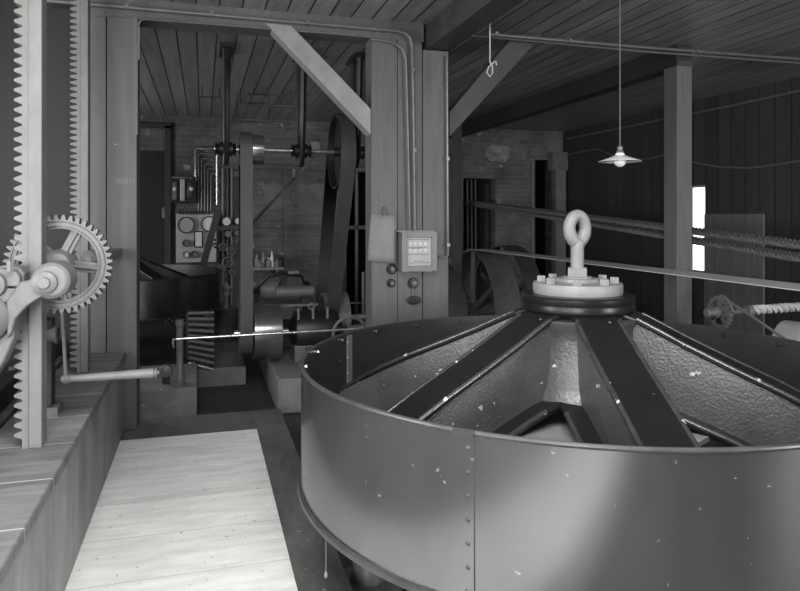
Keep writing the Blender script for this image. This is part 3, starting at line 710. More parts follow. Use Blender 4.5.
# two more rims behind
spoked_pulley(XB + .62, XB + .9, PY + .3, PZ - .0, .98, 6, .5, 'second spoked pulley farther right half hidden by the white lifting eye', 'belt')
spoked_pulley(2.78, 3.03, 8.3, .1, .88, 6, .2, 'dark flat-rimmed pulley partly hidden by the right edge of the central column', 'belt')
vb = thing('vertical_belt', (3.35, 9.0, 1.4), 'dark upright belt just right of the central column rising to the ceiling', 'belt')
a = P(452, 200, Y=9.2); MB().box(a.x, P(462, 200, Y=9.2).x, 9.2, 9.22, ZF, ZC).build('belt_run', 'belt', vb)
# sprocket on shaft by the drum
sp = P(718, 312.5, Y=4.25); sx = sp.x; sy = sp.y; sz = sp.z
skt = thing('chain_sprocket', tuple(sp), 'small toothed chain wheel on a shaft just beyond the big drum', 'sprocket')
nt_ = 22; poly = []
for k in range(nt_):
    a0 = 2 * PI * k / nt_
    for f_, r_ in ((0, .112), (.25, .128), (.5, .128), (.75, .112)): poly.append((math.cos(a0 + f_ * 2 * PI / nt_) * r_, math.sin(a0 + f_ * 2 * PI / nt_) * r_))
n = len(poly); c = sp
vs = [c + Vector((0, x, z)) for x, z in poly] + [c + Vector((.03, x, z)) for x, z in poly] + [c + Vector((0, x / math.hypot(x, z) * .092, z / math.hypot(x, z) * .092)) for x, z in poly] + [c + Vector((.03, x / math.hypot(x, z) * .092, z / math.hypot(x, z) * .092)) for x, z in poly]
fs = []
for i in range(n):
    j = (i + 1) % n; fs += [(i, j, n + j, n + i), (2 * n + i, 3 * n + i, 3 * n + j, 2 * n + j), (i, 2 * n + i, 2 * n + j, j), (n + i, n + j, 3 * n + j, 3 * n + i)]
MB().add(vs, fs).build('toothed_ring', 'rack2', skt)
for k in range(5):
    a = .3 + 2 * PI * k / 5; d = Vector((0, math.cos(a), math.sin(a))); MB().beam(c + Vector((.015, 0, 0)) + d * .03, c + Vector((.015, 0, 0)) + d * .096, .02, .024, (1, 0, 0)).build('spoke', 'rack2', skt)
MB().lathe([(.0001, -.11), (.03, -.11), (.034, -.10), (.026, -.09), (.03, -.03), (.045, -.02), (.045, .05), (.03, .06), (.03, .12)], c, (1, 0, 0), 24).build('hub_nose', 'rack', skt)
MB().cyl((sx + .1, sy, sz), (6.2, sy, sz), .022, 14).build('shaft', 'rack2', skt)
MB().lathe([(.02, 0), (.042, .0), (.042, .05), (.02, .05)], (sx + .26, sy, sz), (1, 0, 0), 20).build('shaft_collar', 'rack', skt)
MB().box(sx + .02, sx + .1, sy - .05, sy + .05, ZF, sz - .04).build('pedestal', 'iron', skt)
rope((sx + .31, sy, sz + .005), (5.6, sy, sz + .03), .036, 2, .11, 'rope_pale', 'wound_rope', 'thick pale rope wound along the shaft right of the small chain wheel')
ch_ = thing('drive_chain', tuple(sp), 'thin chain slanting down from top of small chain wheel to the right', 'chain')
e1 = P(785, 339, Y=3.75)
pts = arc(c + Vector((.015, 0, 0)), .132, PI * .95, PI * .5, 8, (0, 1, 0), (0, 0, 1))
MB().tube([Vector(q) for q in pts] + [e1], .011, 6).build('chain_run', 'rack2', ch_)
pw = P(812, 352, Y=3.95)
pwt = thing('rounded_casing', tuple(pw), 'pale rounded machine casing at the right edge behind the big drum', 'casing')
MB().lathe([(.0001, -.09), (.1, -.085), (.17, -.06), (.2, -.02), (.21, .05), (.21, .2)], pw, (-.3, 1, 0), 40).build('dome', 'palewheel', pwt)
MB().box(pw.x - .1, pw.x + .15, pw.y, pw.y + .15, ZF, pw.z).build('casing_foot', 'iron', pwt)

# wall objects on the right
XW = XR - .02
def wl(px, py): return P(px, py, X=XW)
pipe('wall_cable', [wl(566, 155), wl(585, 151), wl(598, 149), wl(612, 155), wl(632, 160), wl(650, 158.5), wl(672, 153), wl(692, 162), wl(720, 167), wl(750, 168), wl(775, 165), wl(830, 155)], .013, 'conduit_dk', 'drooping cable strung along the dark right wall', 'cable')
pipe('wall_conduit', [wl(566, 139), wl(640, 124), wl(730, 106), wl(830, 84)], .014, 'conduit_dk', 'straight conduit along the top of the dark right wall', clips=[wl(591, 134), wl(631, 126), wl(657, 121), wl(714, 109), wl(750, 101), wl(790, 92)], cm='conduit')
a = wl(706, 216); b = wl(765, 320)
pn = thing('wooden_panel', ((XR - .1), (a.y + b.y) / 2, ZF), 'flat bare wooden board panel leaning on the right wall beside the window', 'panel')
MB().box(XR - .05, XR - .02, b.y, a.y, ZF, P(735, 214, X=XR).z).build('panel_board', 'board', pn)
MB().box(XR - .06, XR - .05, (a.y + b.y) / 2 - .005, (a.y + b.y) / 2 + .005, ZF, 1.3).build('panel_batten', 'column', pn)

# ================================================================== BACK WALL, RIGHT PART
def bx(px0, px1, py0, py1, Y, th):
    a = P(px0, py0, Y=Y); b = P(px1, py1, Y=Y); return MB().box(a.x, b.x, Y, Y + th, b.z, a.z)
YW = YB - .02
def patch(px0, px1, py0, py1, label, m='plaster_pale', seed=0):
    rng = random.Random(seed); a = P(px0, py0, Y=YW); b = P(px1, py1, Y=YW); cx_, cz_ = (a.x + b.x) / 2, (a.z + b.z) / 2
    pol = []
    for k in range(22):
        an = 2 * PI * k / 22; ux = max(-1, min(1, 1.25 * math.cos(an))); uz = max(-1, min(1, 1.25 * math.sin(an))); f = rng.uniform(.82, 1.06)
        pol.append((ux * (b.x - a.x) / 2 * f, uz * (a.z - b.z) / 2 * f))
    vs = [(cx_ + x, YB - .001, cz_ + z) for x, z in pol] + [(cx_ + x * .97, YB - .008, cz_ + z * .97) for x, z in pol] + [(cx_, YB - .008, cz_)]
    o = MB().add(vs, [(k, (k + 1) % 22, 22 + (k + 1) % 22, 22 + k) for k in range(22)] + [(22 + k, 22 + (k + 1) % 22, 44) for k in range(22)]).build('plaster_patch', m); return tag(o, label, 'plaster patch', 'plaster patches on the brick wall')
patch(486, 511, 144, 162, 'pale plaster patch on the far brick wall left of the dark opening', seed=1)
patch(512.5, 527, 146, 161, 'duller plaster patch joining the pale one on the far brick wall', 'plaster', 2)
patch(548, 561, 137, 168, 'tall pale plaster patch at the far right corner of the brick wall', 'plaster', 3)
patch(264, 292, 183, 210, 'square grey plaster patch on the brick wall under the line shaft, left one', 'plaster', 4)
patch(296, 326, 183, 210, 'square grey plaster patch on the brick wall under the line shaft, right one', 'plaster', 5)
patch(310, 320, 141, 150, 'small bright ragged plaster patch beside the middle shaft hanger', 'white', 6)
for i, (x, y, w, h) in enumerate(((146, 132, 9, 7), (171, 143, 9, 6), (187, 167, 8, 5), (219, 180, 6, 7), (219, 202, 6, 6), (236, 174, 6, 5), (219, 190, 6, 8), (166, 212, 9, 12), (238, 240, 6, 5), (232, 262, 6, 7), (254, 286, 7, 9), (195, 160, 4, 9))):
    patch(x - w / 2, x + w / 2, y - h / 2, y + h / 2, ['small chalky blotch above the dark door', 'small chalky blotch at upper right corner of the dark door', 'small chalky blotch above the upper panel box', 'small chalky blotch right of the pipe bank, upper', 'small chalky blotch right of the pipe bank, lowest', 'small chalky blotch beside the tall belt', 'small chalky blotch right of pipe bank, middle', 'chalky blotch left of the switchboard', 'chalky blotch right of the switchboard', 'chalky blotch below the switchboard by the valves', 'chalky blotch below the bottle shelf', 'chalky blotch left of the pipe bank'][i], 'plaster_pale', 10 + i)
# arch line above patches
ap = P(512, 150, Y=YB); tag(MB().tube(arc((ap.x, YB - .004, ap.z - .05), .42, .35, PI - .35, 20), .02, 6).build('relieving_arch', 'plaster'), 'faint curved brick arch line above the far plaster patches', 'arch')
# pilaster and door frames
tp_ = thing('corner_post', tuple(P(560, 300, Y=YB - .2)), 'pale post standing in the far right corner of the brick wall', 'post')
a = P(556, 170, Y=YB - .18); b = P(566, 170, Y=YB - .18); MB().box(a.x, b.x, YB - .18, YB - .05, ZF, a.z).build('post_shaft', 'casing', tp_)
MB().box(a.x - .08, min(b.x + .08, XR - .01), YB - .2, YB - .03, a.z, P(556, 152, Y=YB - .18).z).build('post_cap', 'plaster', tp_)
a = P(531.5, 163, Y=YB - .05)
tag(MB().box(a.x, a.x + .05, YB - .05, YB, ZF, a.z).build('door_jamb', 'casing'), 'thin pale upright jamb beside the far dark doorway', 'door jamb')
a = P(485, 184, Y=YB + .5); b = P(492, 184, Y=YB + .5)
tag(MB().box(a.x, b.x, YB + .5, YB + .55, ZF, a.z).build('upright_plank', 'casing'), 'upright plank standing inside the far dark opening', 'plank')
# hung ropes / chains inside the opening
for i, q in enumerate((467, 471, 475)):
    a = P(q, 190, Y=YB + .3); tag(MB().cyl((a.x, YB + .3, ZC), (a.x + .02, YB + .3, .3), .02, 8).build('hanging_rope', 'rope'), ['leftmost', 'middle', 'rightmost'][i] + ' dark rope hanging in the far opening beside the column', 'rope', 'ropes hanging in the far opening')

# ================================================================== BACK ROOM
YL = 6.6
def Z_(px, py, Y): return P(px, py, Y=Y).z
SZ = P(262, 150, Y=YL).z
ls = thing('line_shaft', (P(290, 150, Y=YL).x, YL, SZ), 'bright overhead steel line shaft in the back room', 'shaft')
MB().cyl((P(214, 150, Y=YL).x, YL, SZ), (2.15, YL, SZ), .022, 16).build('shaft_rod', 'steel', ls)
for q in (218, 233, 294, 308, 351, 361):
    a = P(q, 150, Y=YL).x; MB().lathe([(.02, -.03), (.07, -.025), (.045, 0), (.07, .025), (.02, .03)], (a, YL, SZ), (1, 0, 0), 20).build('collar', 'dark', ls)
def shaft_pulley(px0, px1, R, label, m='pulley'):
    a = P(px0, 150, Y=YL).x; b = P(px1, 150, Y=YL).x
    t = thing('shaft_pulley', ((a + b) / 2, YL, SZ), label, 'pulley', 'pulleys on the overhead line shaft')
    MB().lathe([(R - .02, 0), (R, 0), (R + .003, (b - a) / 2), (R, b - a), (R - .02, b - a)], (a, YL, SZ), (1, 0, 0), 48, closed=True).build('rim', m, t)
    MB().lathe([(.023, (b - a) * .4), (R - .01, (b - a) * .4), (R - .01, (b - a) * .6), (.023, (b - a) * .6)], (a, YL, SZ), (1, 0, 0), 40).build('web', 'iron', t)
    MB().cyl((a - .01, YL, SZ), (b + .01, YL, SZ), .045, 16).build('hub', 'iron', t)
    return a, b
shaft_pulley(252, 263.5, .138, 'small shiny pulley on the line shaft right of the tall belt')
shaft_pulley(239.5, 251, .15, 'line shaft pulley carrying the tall narrow belt', 'iron2')
ba, bb2 = shaft_pulley(334, 349, .37, 'large line shaft pulley carrying the wide slanting belt', 'iron')
for q, w in ((226, 'left'), (301, 'middle'), (356, 'right')):
    a = P(q, 150, Y=YL).x
    t = thing('shaft_hanger', (a, YL, ZC), 'dark cast hanger dropping from ceiling to line shaft, the %s one' % w, 'hanger', 'hangers of the line shaft')
    MB().box(a - .06, a + .06, YL - .22, YL + .22, ZC - .04, ZC).build('foot', 'iron', t)
    for s in (-1, 1): MB().tube([(a, YL + s * .17, ZC - .04), (a, YL + s * .13, SZ + .35), (a, YL + s * .07, SZ - .05), (a, YL, SZ - .14)], [.035, .03, .028, .03], 8).build('hanger_leg', 'iron', t)
    MB().cyl((a - .06, YL, SZ), (a + .06, YL, SZ), .065, 20).build('bearing', 'iron', t)
# tall narrow belt
def loop_belt(name, x0, x1, c1, r1_, c2, r2_, m, label, th=.008):
    (y1, z1), (y2, z2) = c1, c2       # top, bottom
    t = thing(name, ((x0 + x1) / 2, y2, z2), label, 'belt')
    d = math.atan2(z1 - z2, y1 - y2); L_ = math.hypot(z1 - z2, y1 - y2); k = math.asin((r2_ - r1_) / L_)
    pts = [(y1 + r1_ * math.cos(a), z1 + r1_ * math.sin(a)) for a in [d - PI / 2 + k + i * (PI - 2 * k) / 16 for i in range(17)]]
    pts += [(y2 + r2_ * math.cos(a), z2 + r2_ * math.sin(a)) for a in [d + PI / 2 - k + i * (PI + 2 * k) / 16 for i in range(17)]]
    pts.append(pts[0])
    pts.reverse()
    flatbelt(t, pts, x0, x1, th, m); return t
xa = P(239.5, 250, Y=YL).x; xb = P(251.5, 250, Y=YL).x
PZ2 = P(266, 332, Y=YL).z
loop_belt('drive_belt', xa, xb, (YL, SZ), .156, (YL, PZ2), .2, 'belt', 'tall narrow belt hanging from line shaft to the shiny engine pulley')
loop_belt('drive_belt', ba + .0, P(348, 150, Y=YL).x, (YL, SZ), .378, (7.45, .42), .3, 'belt', 'wide slanting belt from line shaft to the flywheel at right')
# motor on its plinth
mx0 = P(253, 330, Y=YL).x; mx1 = P(280, 330, Y=YL).x
pk = thing('motor_plinth', (1.0, 6.5, ZF), 'concrete plinth under the motor with the shiny pulley', 'plinth')
MB().box(.615, 1.6, 5.85, 7.9, ZF, .15).build('plinth_block', 'concrete', pk, bevel=.012)
mo = thing('electric_motor', (1.0, YL, .15), 'dark motor with large shiny pulley standing on the concrete plinth', 'motor')
MB().lathe([(.22, 0), (.255, 0), (.259, (mx1 - mx0) / 2), (.255, mx1 - mx0), (.22, mx1 - mx0)], (mx0, YL, PZ2), (1, 0, 0), 64, closed=True).build('drive_pulley', 'pulley', mo)
MB().lathe([(.03, .1), (.23, .1), (.23, .14), (.03, .14)], (mx0, YL, PZ2), (1, 0, 0), 48).build('pulley_web', 'iron', mo)
MB().lathe([(.17, 0), (.2, 0), (.2, xb - xa), (.17, xb - xa)], (xa, YL, PZ2), (1, 0, 0), 40, closed=True).build('belt_pulley', 'iron2', mo)
MB().cyl((xa - .05, YL, PZ2), (1.75, YL, PZ2), .03, 14).build('motor_shaft', 'steel', mo)
MB().lathe([(.05, 0), (.12, .03), (.19, .06), (.2, .1), (.2, .42), (.19, .46), (.12, .5), (.05, .53)], (mx1 + .08, YL, PZ2), (1, 0, 0), 40).build('motor_body', 'iron', mo)
MB().box(mx1 + .12, mx1 + .5, YL - .16, YL + .16, .15, PZ2 - .12).build('motor_foot', 'iron2', mo, bevel=.01)
for k in range(3): MB().cyl((mx1 + .16 + .14 * k, YL - .15, PZ2 + .13), (mx1 + .16 + .14 * k, YL - .15, PZ2 + .24), .014, 8).build('terminal_stud', 'rack2', mo)
MB().tube(arc((mx1 + .3, YL - .05, PZ2 + .24), .03, 0, 2 * PI, 12), .008, 6).build('lifting_ring', 'rack2', mo)
MB().cyl((mx1 + .6, YL - .1, PZ2 - .07), (mx1 + .95, YL - .1, PZ2 - .07), .03, 12).build('side_spindle', 'rack2', mo)
MB().cyl((mx1 + .62, YL - .1, PZ2 - .07), (mx1 + .68, YL - .1, PZ2 - .07), .06, 6).build('side_nut', 'rack2', mo)
MB().box(mx1 + .22, mx1 + .42, YL - .30, YL - .17, PZ2 - .27, PZ2 - .13).build('brush_box', 'plaster', mo, bevel=.01)
MB().box(mx1 + .14, mx1 + .48, YL - .34, YL - .17, .15, PZ2 - .27).build('front_leg', 'concrete', mo, bevel=.01)
# upper machine on a plate stand
YU = 7.15; tz = P(285, 304.5, Y=YU - .25).z
tb = thing('machine_stand', (1.2, YU, .15), 'iron stand whose bright-edged plate carries the upper dark generator', 'stand')
ua = P(250, 305, Y=YU - .25).x; ub = P(318, 305, Y=YU - .25).x
MB().box(ua, ub, YU - .25, YU + .25, tz - .025, tz).build('top_plate', 'rack2', tb)
for x in (max(ua + .03, .66), ub - .1):
    for y in (YU - .2, YU + .15): MB().box(x, x + .05, y, y + .05, .15, tz - .025).build('leg', 'iron', tb)
ge = thing('generator', ((ua + ub) / 2, YU, tz), 'dark bell-shaped generator with shaft ends on the iron stand', 'generator')
ga = P(279, 290, Y=YU).x; gb_ = P(306, 290, Y=YU).x; gz = tz + .13
gw = gb_ - ga
MB().prism([(-.01, tz + .06 - gz), (gw + .01, tz + .06 - gz), (gw - .005, .0), (gw - .05, .145), (gw - .08, .165), (.07, .165), (.045, .145), (-.01, .0)], (ga, YU, gz), (1, 0, 0), (0, 0, 1), -.17, .17).build('bell_housing', 'iron', ge, bevel=.03)
MB().lathe([(.05, 0), (.06, 0), (.06, gw + .1), (.05, gw + .1)], (ga - .05, YU - .17, gz - .01), (1, 0, 0), 24).build('front_tube', 'rack2', ge)
MB().lathe([(.05, 0), (.10, .0), (.10, .18), (.05, .18)], (ga - .2, YU, gz), (1, 0, 0), 28).build('commutator', 'rack2', ge)
MB().cyl((ua + .02, YU, gz), (ub - .02, YU, gz), .035, 14).build('shaft', 'rack2', ge)
for x in (ua + .08, ub - .12): MB().lathe([(.03, 0), (.07, .01), (.08, .04), (.07, .07), (.03, .08)], (x, YU, gz), (1, 0, 0), 20).build('bearing', 'iron', ge)
for x in (ua + .1, ub - .1): MB().box(x - .04, x + .04, YU - .06, YU + .06, tz, gz - .03).build('bearing_foot', 'iron', ge)
MB().tube([(ga - .28, YU - .1, gz), (ga - .12, YU - .1, gz + .15), (ga + .08, YU - .05, gz + .18)], .018, 8).build('brush_lever', 'iron', ge)
MB().box(ga + .06, ga + .2, YU - .05, YU + .05, gz + .16, gz + .19).build('name_block', 'plaster_pale', ge)
# flywheel
fx0 = P(322, 310, Y=7.45).x; fx1 = P(346, 310, Y=7.45).x
spoked_pulley(fx0, fx1, 7.45, .42, .292, 6, .3, 'belt flywheel at the foot of the wide slanting belt', 'iron2', 'iron2', .03)
ft = thing('flywheel_stand', ((fx0 + fx1) / 2, 7.45, ZF), 'dark pedestal bearing behind the belt flywheel', 'stand')
MB().box(fx1 + .08, fx1 + .24, 7.3, 7.6, ZF, .36).build('pedestal', 'iron', ft)
# handwheel
hw = P(350, 334, Y=6.0)
hwt = thing('hand_wheel', tuple(hw), 'four-spoked hand wheel just above the far rim of the big drum', 'hand wheel')
MB().tube(arc(hw, .155, 0, 2 * PI, 36)[:-1], .015, 8, closed=True).build('wheel_rim', 'iron2', hwt)
for k in range(4):
    a = PI / 2 * k + .2; MB().cyl(hw, hw + Vector((math.cos(a), 0, math.sin(a))) * .15, .01, 8).build('spoke', 'iron2', hwt)
MB().cyl(hw + Vector((0, -.03, 0)), hw + Vector((0, .3, 0)), .02, 12).build('stem', 'iron2', hwt)
MB().box(hw.x - .04, hw.x + .04, hw.y + .2, hw.y + .3, .15, hw.z + .03).build('pillar', 'iron', hwt)
# bright rod and its post
YRd = 5.72
rd = thing('control_rod', tuple(P(175, 339, Y=YRd)), 'long bright horizontal rod crossing the doorway low down', 'rod')
ra = P(176, 339, Y=YRd); rb_ = P(372, 328, Y=YRd)
MB().cyl(ra, rb_, .011, 12).build('rod_bar', 'steel', rd)
MB().box(rb_.x - .03, rb_.x + .03, YRd - .03, YRd + .03, ZF, rb_.z + .02).build('support_post', 'iron', rd)
MB().tube([ra, ra + Vector((-.02, 0, 0)), ra + Vector((-.025, 0, -.03)), ra + Vector((-.02, .02, -.07))], .009, 8).build('hooked_end', 'steel', rd)
bk2 = thing('foundation_block', (-.6, 6.2, ZF), 'low concrete block behind the foot of the left column', 'block')
a = P(128, 418, Y=5.92).x; b = P(197, 418, Y=5.92).x
MB().box(a, b, 5.92, 6.9, ZF, P(180, 388, Y=5.92).z).build('block_body', 'concrete', bk2, bevel=.01)
zb_ = P(180, 388, Y=5.92).z
vp = thing('iron_standard', (P(180, 380, Y=6.0).x, 6.0, zb_), 'short iron post on the concrete block under the dark drum', 'post')
a = P(180, 380, Y=6.0).x
MB().lathe([(.0001, 0), (.06, 0), (.06, .02), (.04, .03), (.036, .1), (.028, .12), (.028, .5), (.036, .51), (.036, .56), (.0001, .56)], (a, 6.0, zb_), seg=20).build('post_tube', 'iron2', vp)
vv = thing('valve', (P(165, 372, Y=6.1).x, 6.1, zb_), 'small round valve on the concrete block beside the short iron post', 'valve')
q = P(166, 371, Y=6.1); MB().lathe([(.0001, -.03), (.05, -.02), (.055, .02), (.0001, .03)], q, (0, 1, 0), 20).build('valve_wheel', 'iron2', vv)
MB().box(q.x - .03, q.x + .03, 6.08, 6.2, zb_, q.z + .02).build('valve_body', 'iron', vv)
# ribbed heater
hx0 = P(188, 340, Y=6.9).x; hx1 = P(212, 340, Y=6.9).x; hz0 = P(200, 369, Y=6.9).z; hz1 = P(200, 314, Y=6.9).z
ph_ = thing('machine_plinth', ((hx0 + hx1) / 2, 7.2, ZF), 'low concrete plinth below the ribbed heater', 'plinth')
a = P(197, 384, Y=7.0).x; b = P(246, 384, Y=7.0).x
MB().box(a - .1, b, 6.98, 8.4, ZF, .04).build('plinth_block', 'concrete', ph_, bevel=.01)
rh = thing('ribbed_heater', ((hx0 + hx1) / 2, 7.2, .04), 'stack of ribbed iron heater bars below the dark drum', 'heater')
nb = 10
for k in range(nb):
    z = hz0 + (hz1 - hz0) * (k + .5) / nb
    MB().cyl((hx0, 6.95, z + .03 - .0 * k), (hx1 + .02, 6.97, z + .03 - .085 + .009 * k), .02, 12).build('heater_bar', 'steel' if k == 0 else 'iron2', rh)
MB().box(hx0 - .02, hx0 + .02, 7.02, 7.3, .04, hz1).build('side_plate', 'iron', rh); MB().box(hx1 - .02, hx1 + .02, 7.05, 7.35, .04, hz1).build('side_plate', 'iron', rh)
# iron floor plates
a = P(200, 412, Z=ZF); b = P(262, 412, Z=ZF)
fp = thing('floor_plate', (a.x, 6.0, ZF), 'grooved iron floor plate behind the platform in the doorway', 'floor plate')
MB().box(P(198, 405, Y=5.9).x, .55, 5.56, 6.95, ZF, ZF + .012).build('plate', 'plate', fp)
# boiler pot and piping
def wallbox(name, label, cat, px0, px1, py0, py1, m, Y=YB - .12, th=.1, bevel=.006):
    a = P(px0, py0, Y=Y); b = P(px1, py1, Y=Y); t = thing(name, ((a.x + b.x) / 2, Y, b.z), label, cat)
    MB().box(a.x, b.x, Y, Y + th, b.z, a.z).build('panel', m, t, bevel=bevel); return t
# switchboard
YSB = YB - .2
sb = wallbox('switchboard', 'pale square switchboard with round gauges on the brick wall', 'switchboard', 176, 216.5, 213.5, 262, 'marble', YSB, .04)
def gauge(px, py, r, parent, m='dial', nm='gauge'):
    p = P(px, py, Y=YSB - .002); q = MB().lathe([(r * .86, 0.0), (r, 0), (r, .05), (r * .9, .06), (r * .86, .05)], p, (0, -1, 0), 28).build(nm, 'dark' if m == 'dial' else 'iron2', parent)
    MB().lathe([(.0001, .04), (r * .87, .04), (r * .87, 0)], p, (0, -1, 0), 28).build('dial_face', m, q)
gauge(186, 225, .13, sb, 'marble'); gauge(209, 224, .125, sb, 'dial'); gauge(186, 243, .055, sb, 'casing'); gauge(186, 254.5, .05, sb, 'dial'); gauge(194.5, 254, .055, sb, 'casing'); gauge(212, 238, .03, sb, 'casing'); gauge(212, 244.5, .03, sb, 'casing')
a = P(194, 231, Y=YSB - .05); b = P(203, 247.5, Y=YSB - .05)
q = MB().box(a.x, b.x, YSB - .05, YSB, b.z, a.z).build('meter_box', 'dark', sb, bevel=.006); MB().box(a.x + .02, b.x - .02, YSB - .055, YSB - .05, b.z + .02, a.z - .02).build('meter_window', 'dial', q)
for k in range(9): 
    p = P(180 + 3.6 * k, 212.5, Y=YSB - .02); MB().box(p.x - .015, p.x + .015, YSB - .03, YSB + .01, p.z - .03, p.z + .03).build('fuse_clip', 'iron', sb)
for k in range(3):
    p = P(215, 240 + 3.6 * k, Y=YSB - .01); MB().sphere(p, .018, 8).build('terminal', 'dark', sb)
lv = thing('shifter_lever', tuple(P(203, 264, Y=8.9)), 'dark slanting lever in front of the switchboard', 'lever')
MB().beam(P(218, 211, Y=8.9), P(203, 266, Y=8.9), .03, .085).build('lever_bar', 'iron', lv)
MB().beam(P(216, 228.5, Y=8.95), P(243, 227, Y=8.95), .03, .05).build('link_bar', 'iron', lv)
# upper panel box
ub_ = wallbox('panel_box', 'small open-fronted instrument box above the switchboard', 'box', 171, 194, 176, 203, 'iron', YB - .14, .12)
for i, (x0_, x1_, y0_, y1_, m_) in enumerate(((172.5, 177, 182, 200, 'casing'), (180, 185, 179, 201, 'marble'), (187, 192, 182, 199, 'dark'), (172, 193, 176.5, 178.5, 'plaster_pale'))):
    a = P(x0_, y0_, Y=YB - .16); b = P(x1_, y1_, Y=YB - .16); MB().box(a.x, b.x, YB - .17, YB - .14, b.z, a.z).build(['left_coil', 'centre_coil', 'right_switch', 'top_rail'][i], m_, ub_, bevel=.01)
for x_ in (175, 191.5): p = P(x_, 189, Y=YB - .18); MB().sphere(p, .035, 10).build('knob', 'dial', ub_)
# bank of bent pipes
for k in range(6):
    xl = 195.5 + 3.1 * k; tpy = 148.5 + 5 * k; Yp = YB - .06
    m_ = 'steel' if k == 0 else 'conduit'
    pts = [P(xl, 181 if k == 0 else 211, Y=Yp), P(xl, tpy + 1.5, Y=Yp), P(xl + 1, tpy, Y=Yp), P(216, tpy + .3, Y=Yp), P(217, tpy + 1.5, Y=Yp), P(217, tpy + 4, Y=Yp)]
    if k == 0: pts[-1] = P(217, 205, Y=Yp)
    pipe('wall_pipe', pts, .022 if k == 0 else .016, m_, ['outermost bright pipe', 'second pipe from outside', 'third pipe from outside', 'fourth pipe from outside', 'fifth pipe from outside', 'innermost short pipe'][k] + ' of the bent pipe bank above the switchboard', group='bank of bent pipes')
# long horizontal pipes on the wall and ceiling
for i, (xs, ys, xe, ye, Yp, hook, lab) in enumerate(((248, 94, 304, 95.5, 8.6, 0, 'thin high pipe under the back room ceiling, topmost'), (234, 103, 297, 106, 8.6, 6, 'thin high pipe ending in a downturned nozzle, upper'), (232, 121.5, 281, 123, 8.9, 6, 'thin high pipe ending in a downturned nozzle, lower'), (200, 97, 226, 98, 8.6, 0, 'short thin high pipe left of the topmost one'),
                                               (205, 165, 366, 167, YB - .06, 0, 'upper long thin pipe along the brick wall behind the shaft'), (225, 170, 366, 171.5, YB - .06, 0, 'lower long thin pipe along the brick wall behind the shaft'), (238, 228, 366, 227.5, YB - .05, 0, 'thin pipe along the brick wall at mid height'))):
    pts = [P(xs, ys, Y=Yp), P(xe, ye, Y=Yp)]
    if hook: pts += [P(xe + 1, ye + 1, Y=Yp), P(xe + 1, ye + hook, Y=Yp)]
    tpp = pipe('thin_pipe', pts, .015 if hook else .012, 'conduit' if Yp < 10 else 'conduit_dk', lab, clips=[P(xs + (xe - xs) * .55, ys + (ye - ys) * .55, Y=Yp)] if hook else None)
    if Yp < 10:
        for f_ in (.1, .75):
            h_ = pts[0] + (pts[1] - pts[0]) * f_; MB().cyl(h_, (h_.x, h_.y, ZC), .005, 6).build('hanger_wire', 'iron', tpp)
pipe('drop_pipe', [P(285, 168, Y=YB - .09), P(285.5, 210, Y=YB - .09), P(286, 262, Y=YB - .09)], .009, 'conduit', 'thin vertical pipe dropping down the brick wall between the plaster patches')
for i, q in enumerate((223, 228, 232)):
    pipe('riser_pipe', [P(q, 168, Y=YB - .1), P(q, 345, Y=YB - .1)], .028, 'conduit_dk' if i != 1 else 'iron', ['leftmost', 'middle', 'rightmost'][i] + ' upright riser pipe between switchboard and tall belt')
pb_ = thing('belt_shifter', tuple(P(380, 88, Y=7.9)), 'long dark diagonal shifter bar in front of the brick wall', 'bar')
MB().beam(P(384, 82, Y=7.9), P(251, 225, Y=7.9), .03, .035).build('diagonal_bar', 'iron', pb_)
MB().box(P(293, 170, Y=7.88).x, P(295, 170, Y=7.88).x, 7.86, 7.9, P(293, 177, Y=7.88).z, P(293, 169, Y=7.88).z).build('bracket', 'plaster_pale', pb_)
# gauges and valves right of the board
for i, (x_, y_, r_, m_, lab) in enumerate(((226.5, 221.5, .065, 'dial', 'round white-faced gauge just right of the switchboard'), (238, 221, .05, 'dial', 'smaller white-faced gauge beside the tall belt'), (228, 234, .05, 'casing', 'round grey gauge below the white-faced one'), (237, 233, .04, 'casing', 'small grey gauge between riser pipe and tall belt'))):
    p = P(x_, y_, Y=YB - .22); t = thing('pressure_gauge', tuple(p), lab, 'gauge', 'gauges beside the switchboard')
    MB().lathe([(.0001, .0), (r_ * 1.15, 0), (r_ * 1.15, .05), (r_, .06), (r_ * .95, .05)], p, (0, -1, 0), 24).build('case', 'iron2', t)
    MB().lathe([(.0001, .052), (r_ * .95, .052)], p, (0, -1, 0), 24).build('dial_face', m_, t)
    MB().cyl(p, p + Vector((0, .16, 0)), .012, 8).build('pipe_stub', 'iron2', t)
for i, (x_, y_, r_, lab) in enumerate(((223, 247, .06, 'small valve wheel right of switchboard, upper one'), (231, 251, .06, 'small valve wheel right of switchboard, beside the upper one'), (228, 262, .08, 'larger valve wheel below the two small ones'), (222, 268, .05, 'small valve wheel at the right rim of the dark drum'), (233, 272, .05, 'small valve wheel above the iron pot'))):
    p = P(x_, y_, Y=YB - .25); t = thing('valve', tuple(p), lab, 'valve', 'valves below the gauges')
    MB().tube(arc(p, r_, 0, 2 * PI, 20)[:-1], .014, 6, closed=True).build('wheel', 'conduit', t)
    for k in range(3): a = k * PI / 3; d = Vector((math.cos(a), 0, math.sin(a))) * r_; MB().cyl(p - d, p + d, .009, 6).build('spoke', 'conduit', t)
    MB().cyl(p, p + Vector((0, .2, 0)), .018, 8).build('stem', 'conduit', t)
vt = thing('lubricator', tuple(P(226, 292, Y=9.3)), 'pale brass lubricator body above the iron pot', 'lubricator')
p = P(226, 290, Y=9.3); zf_ = P(226, 308, Y=9.3).z
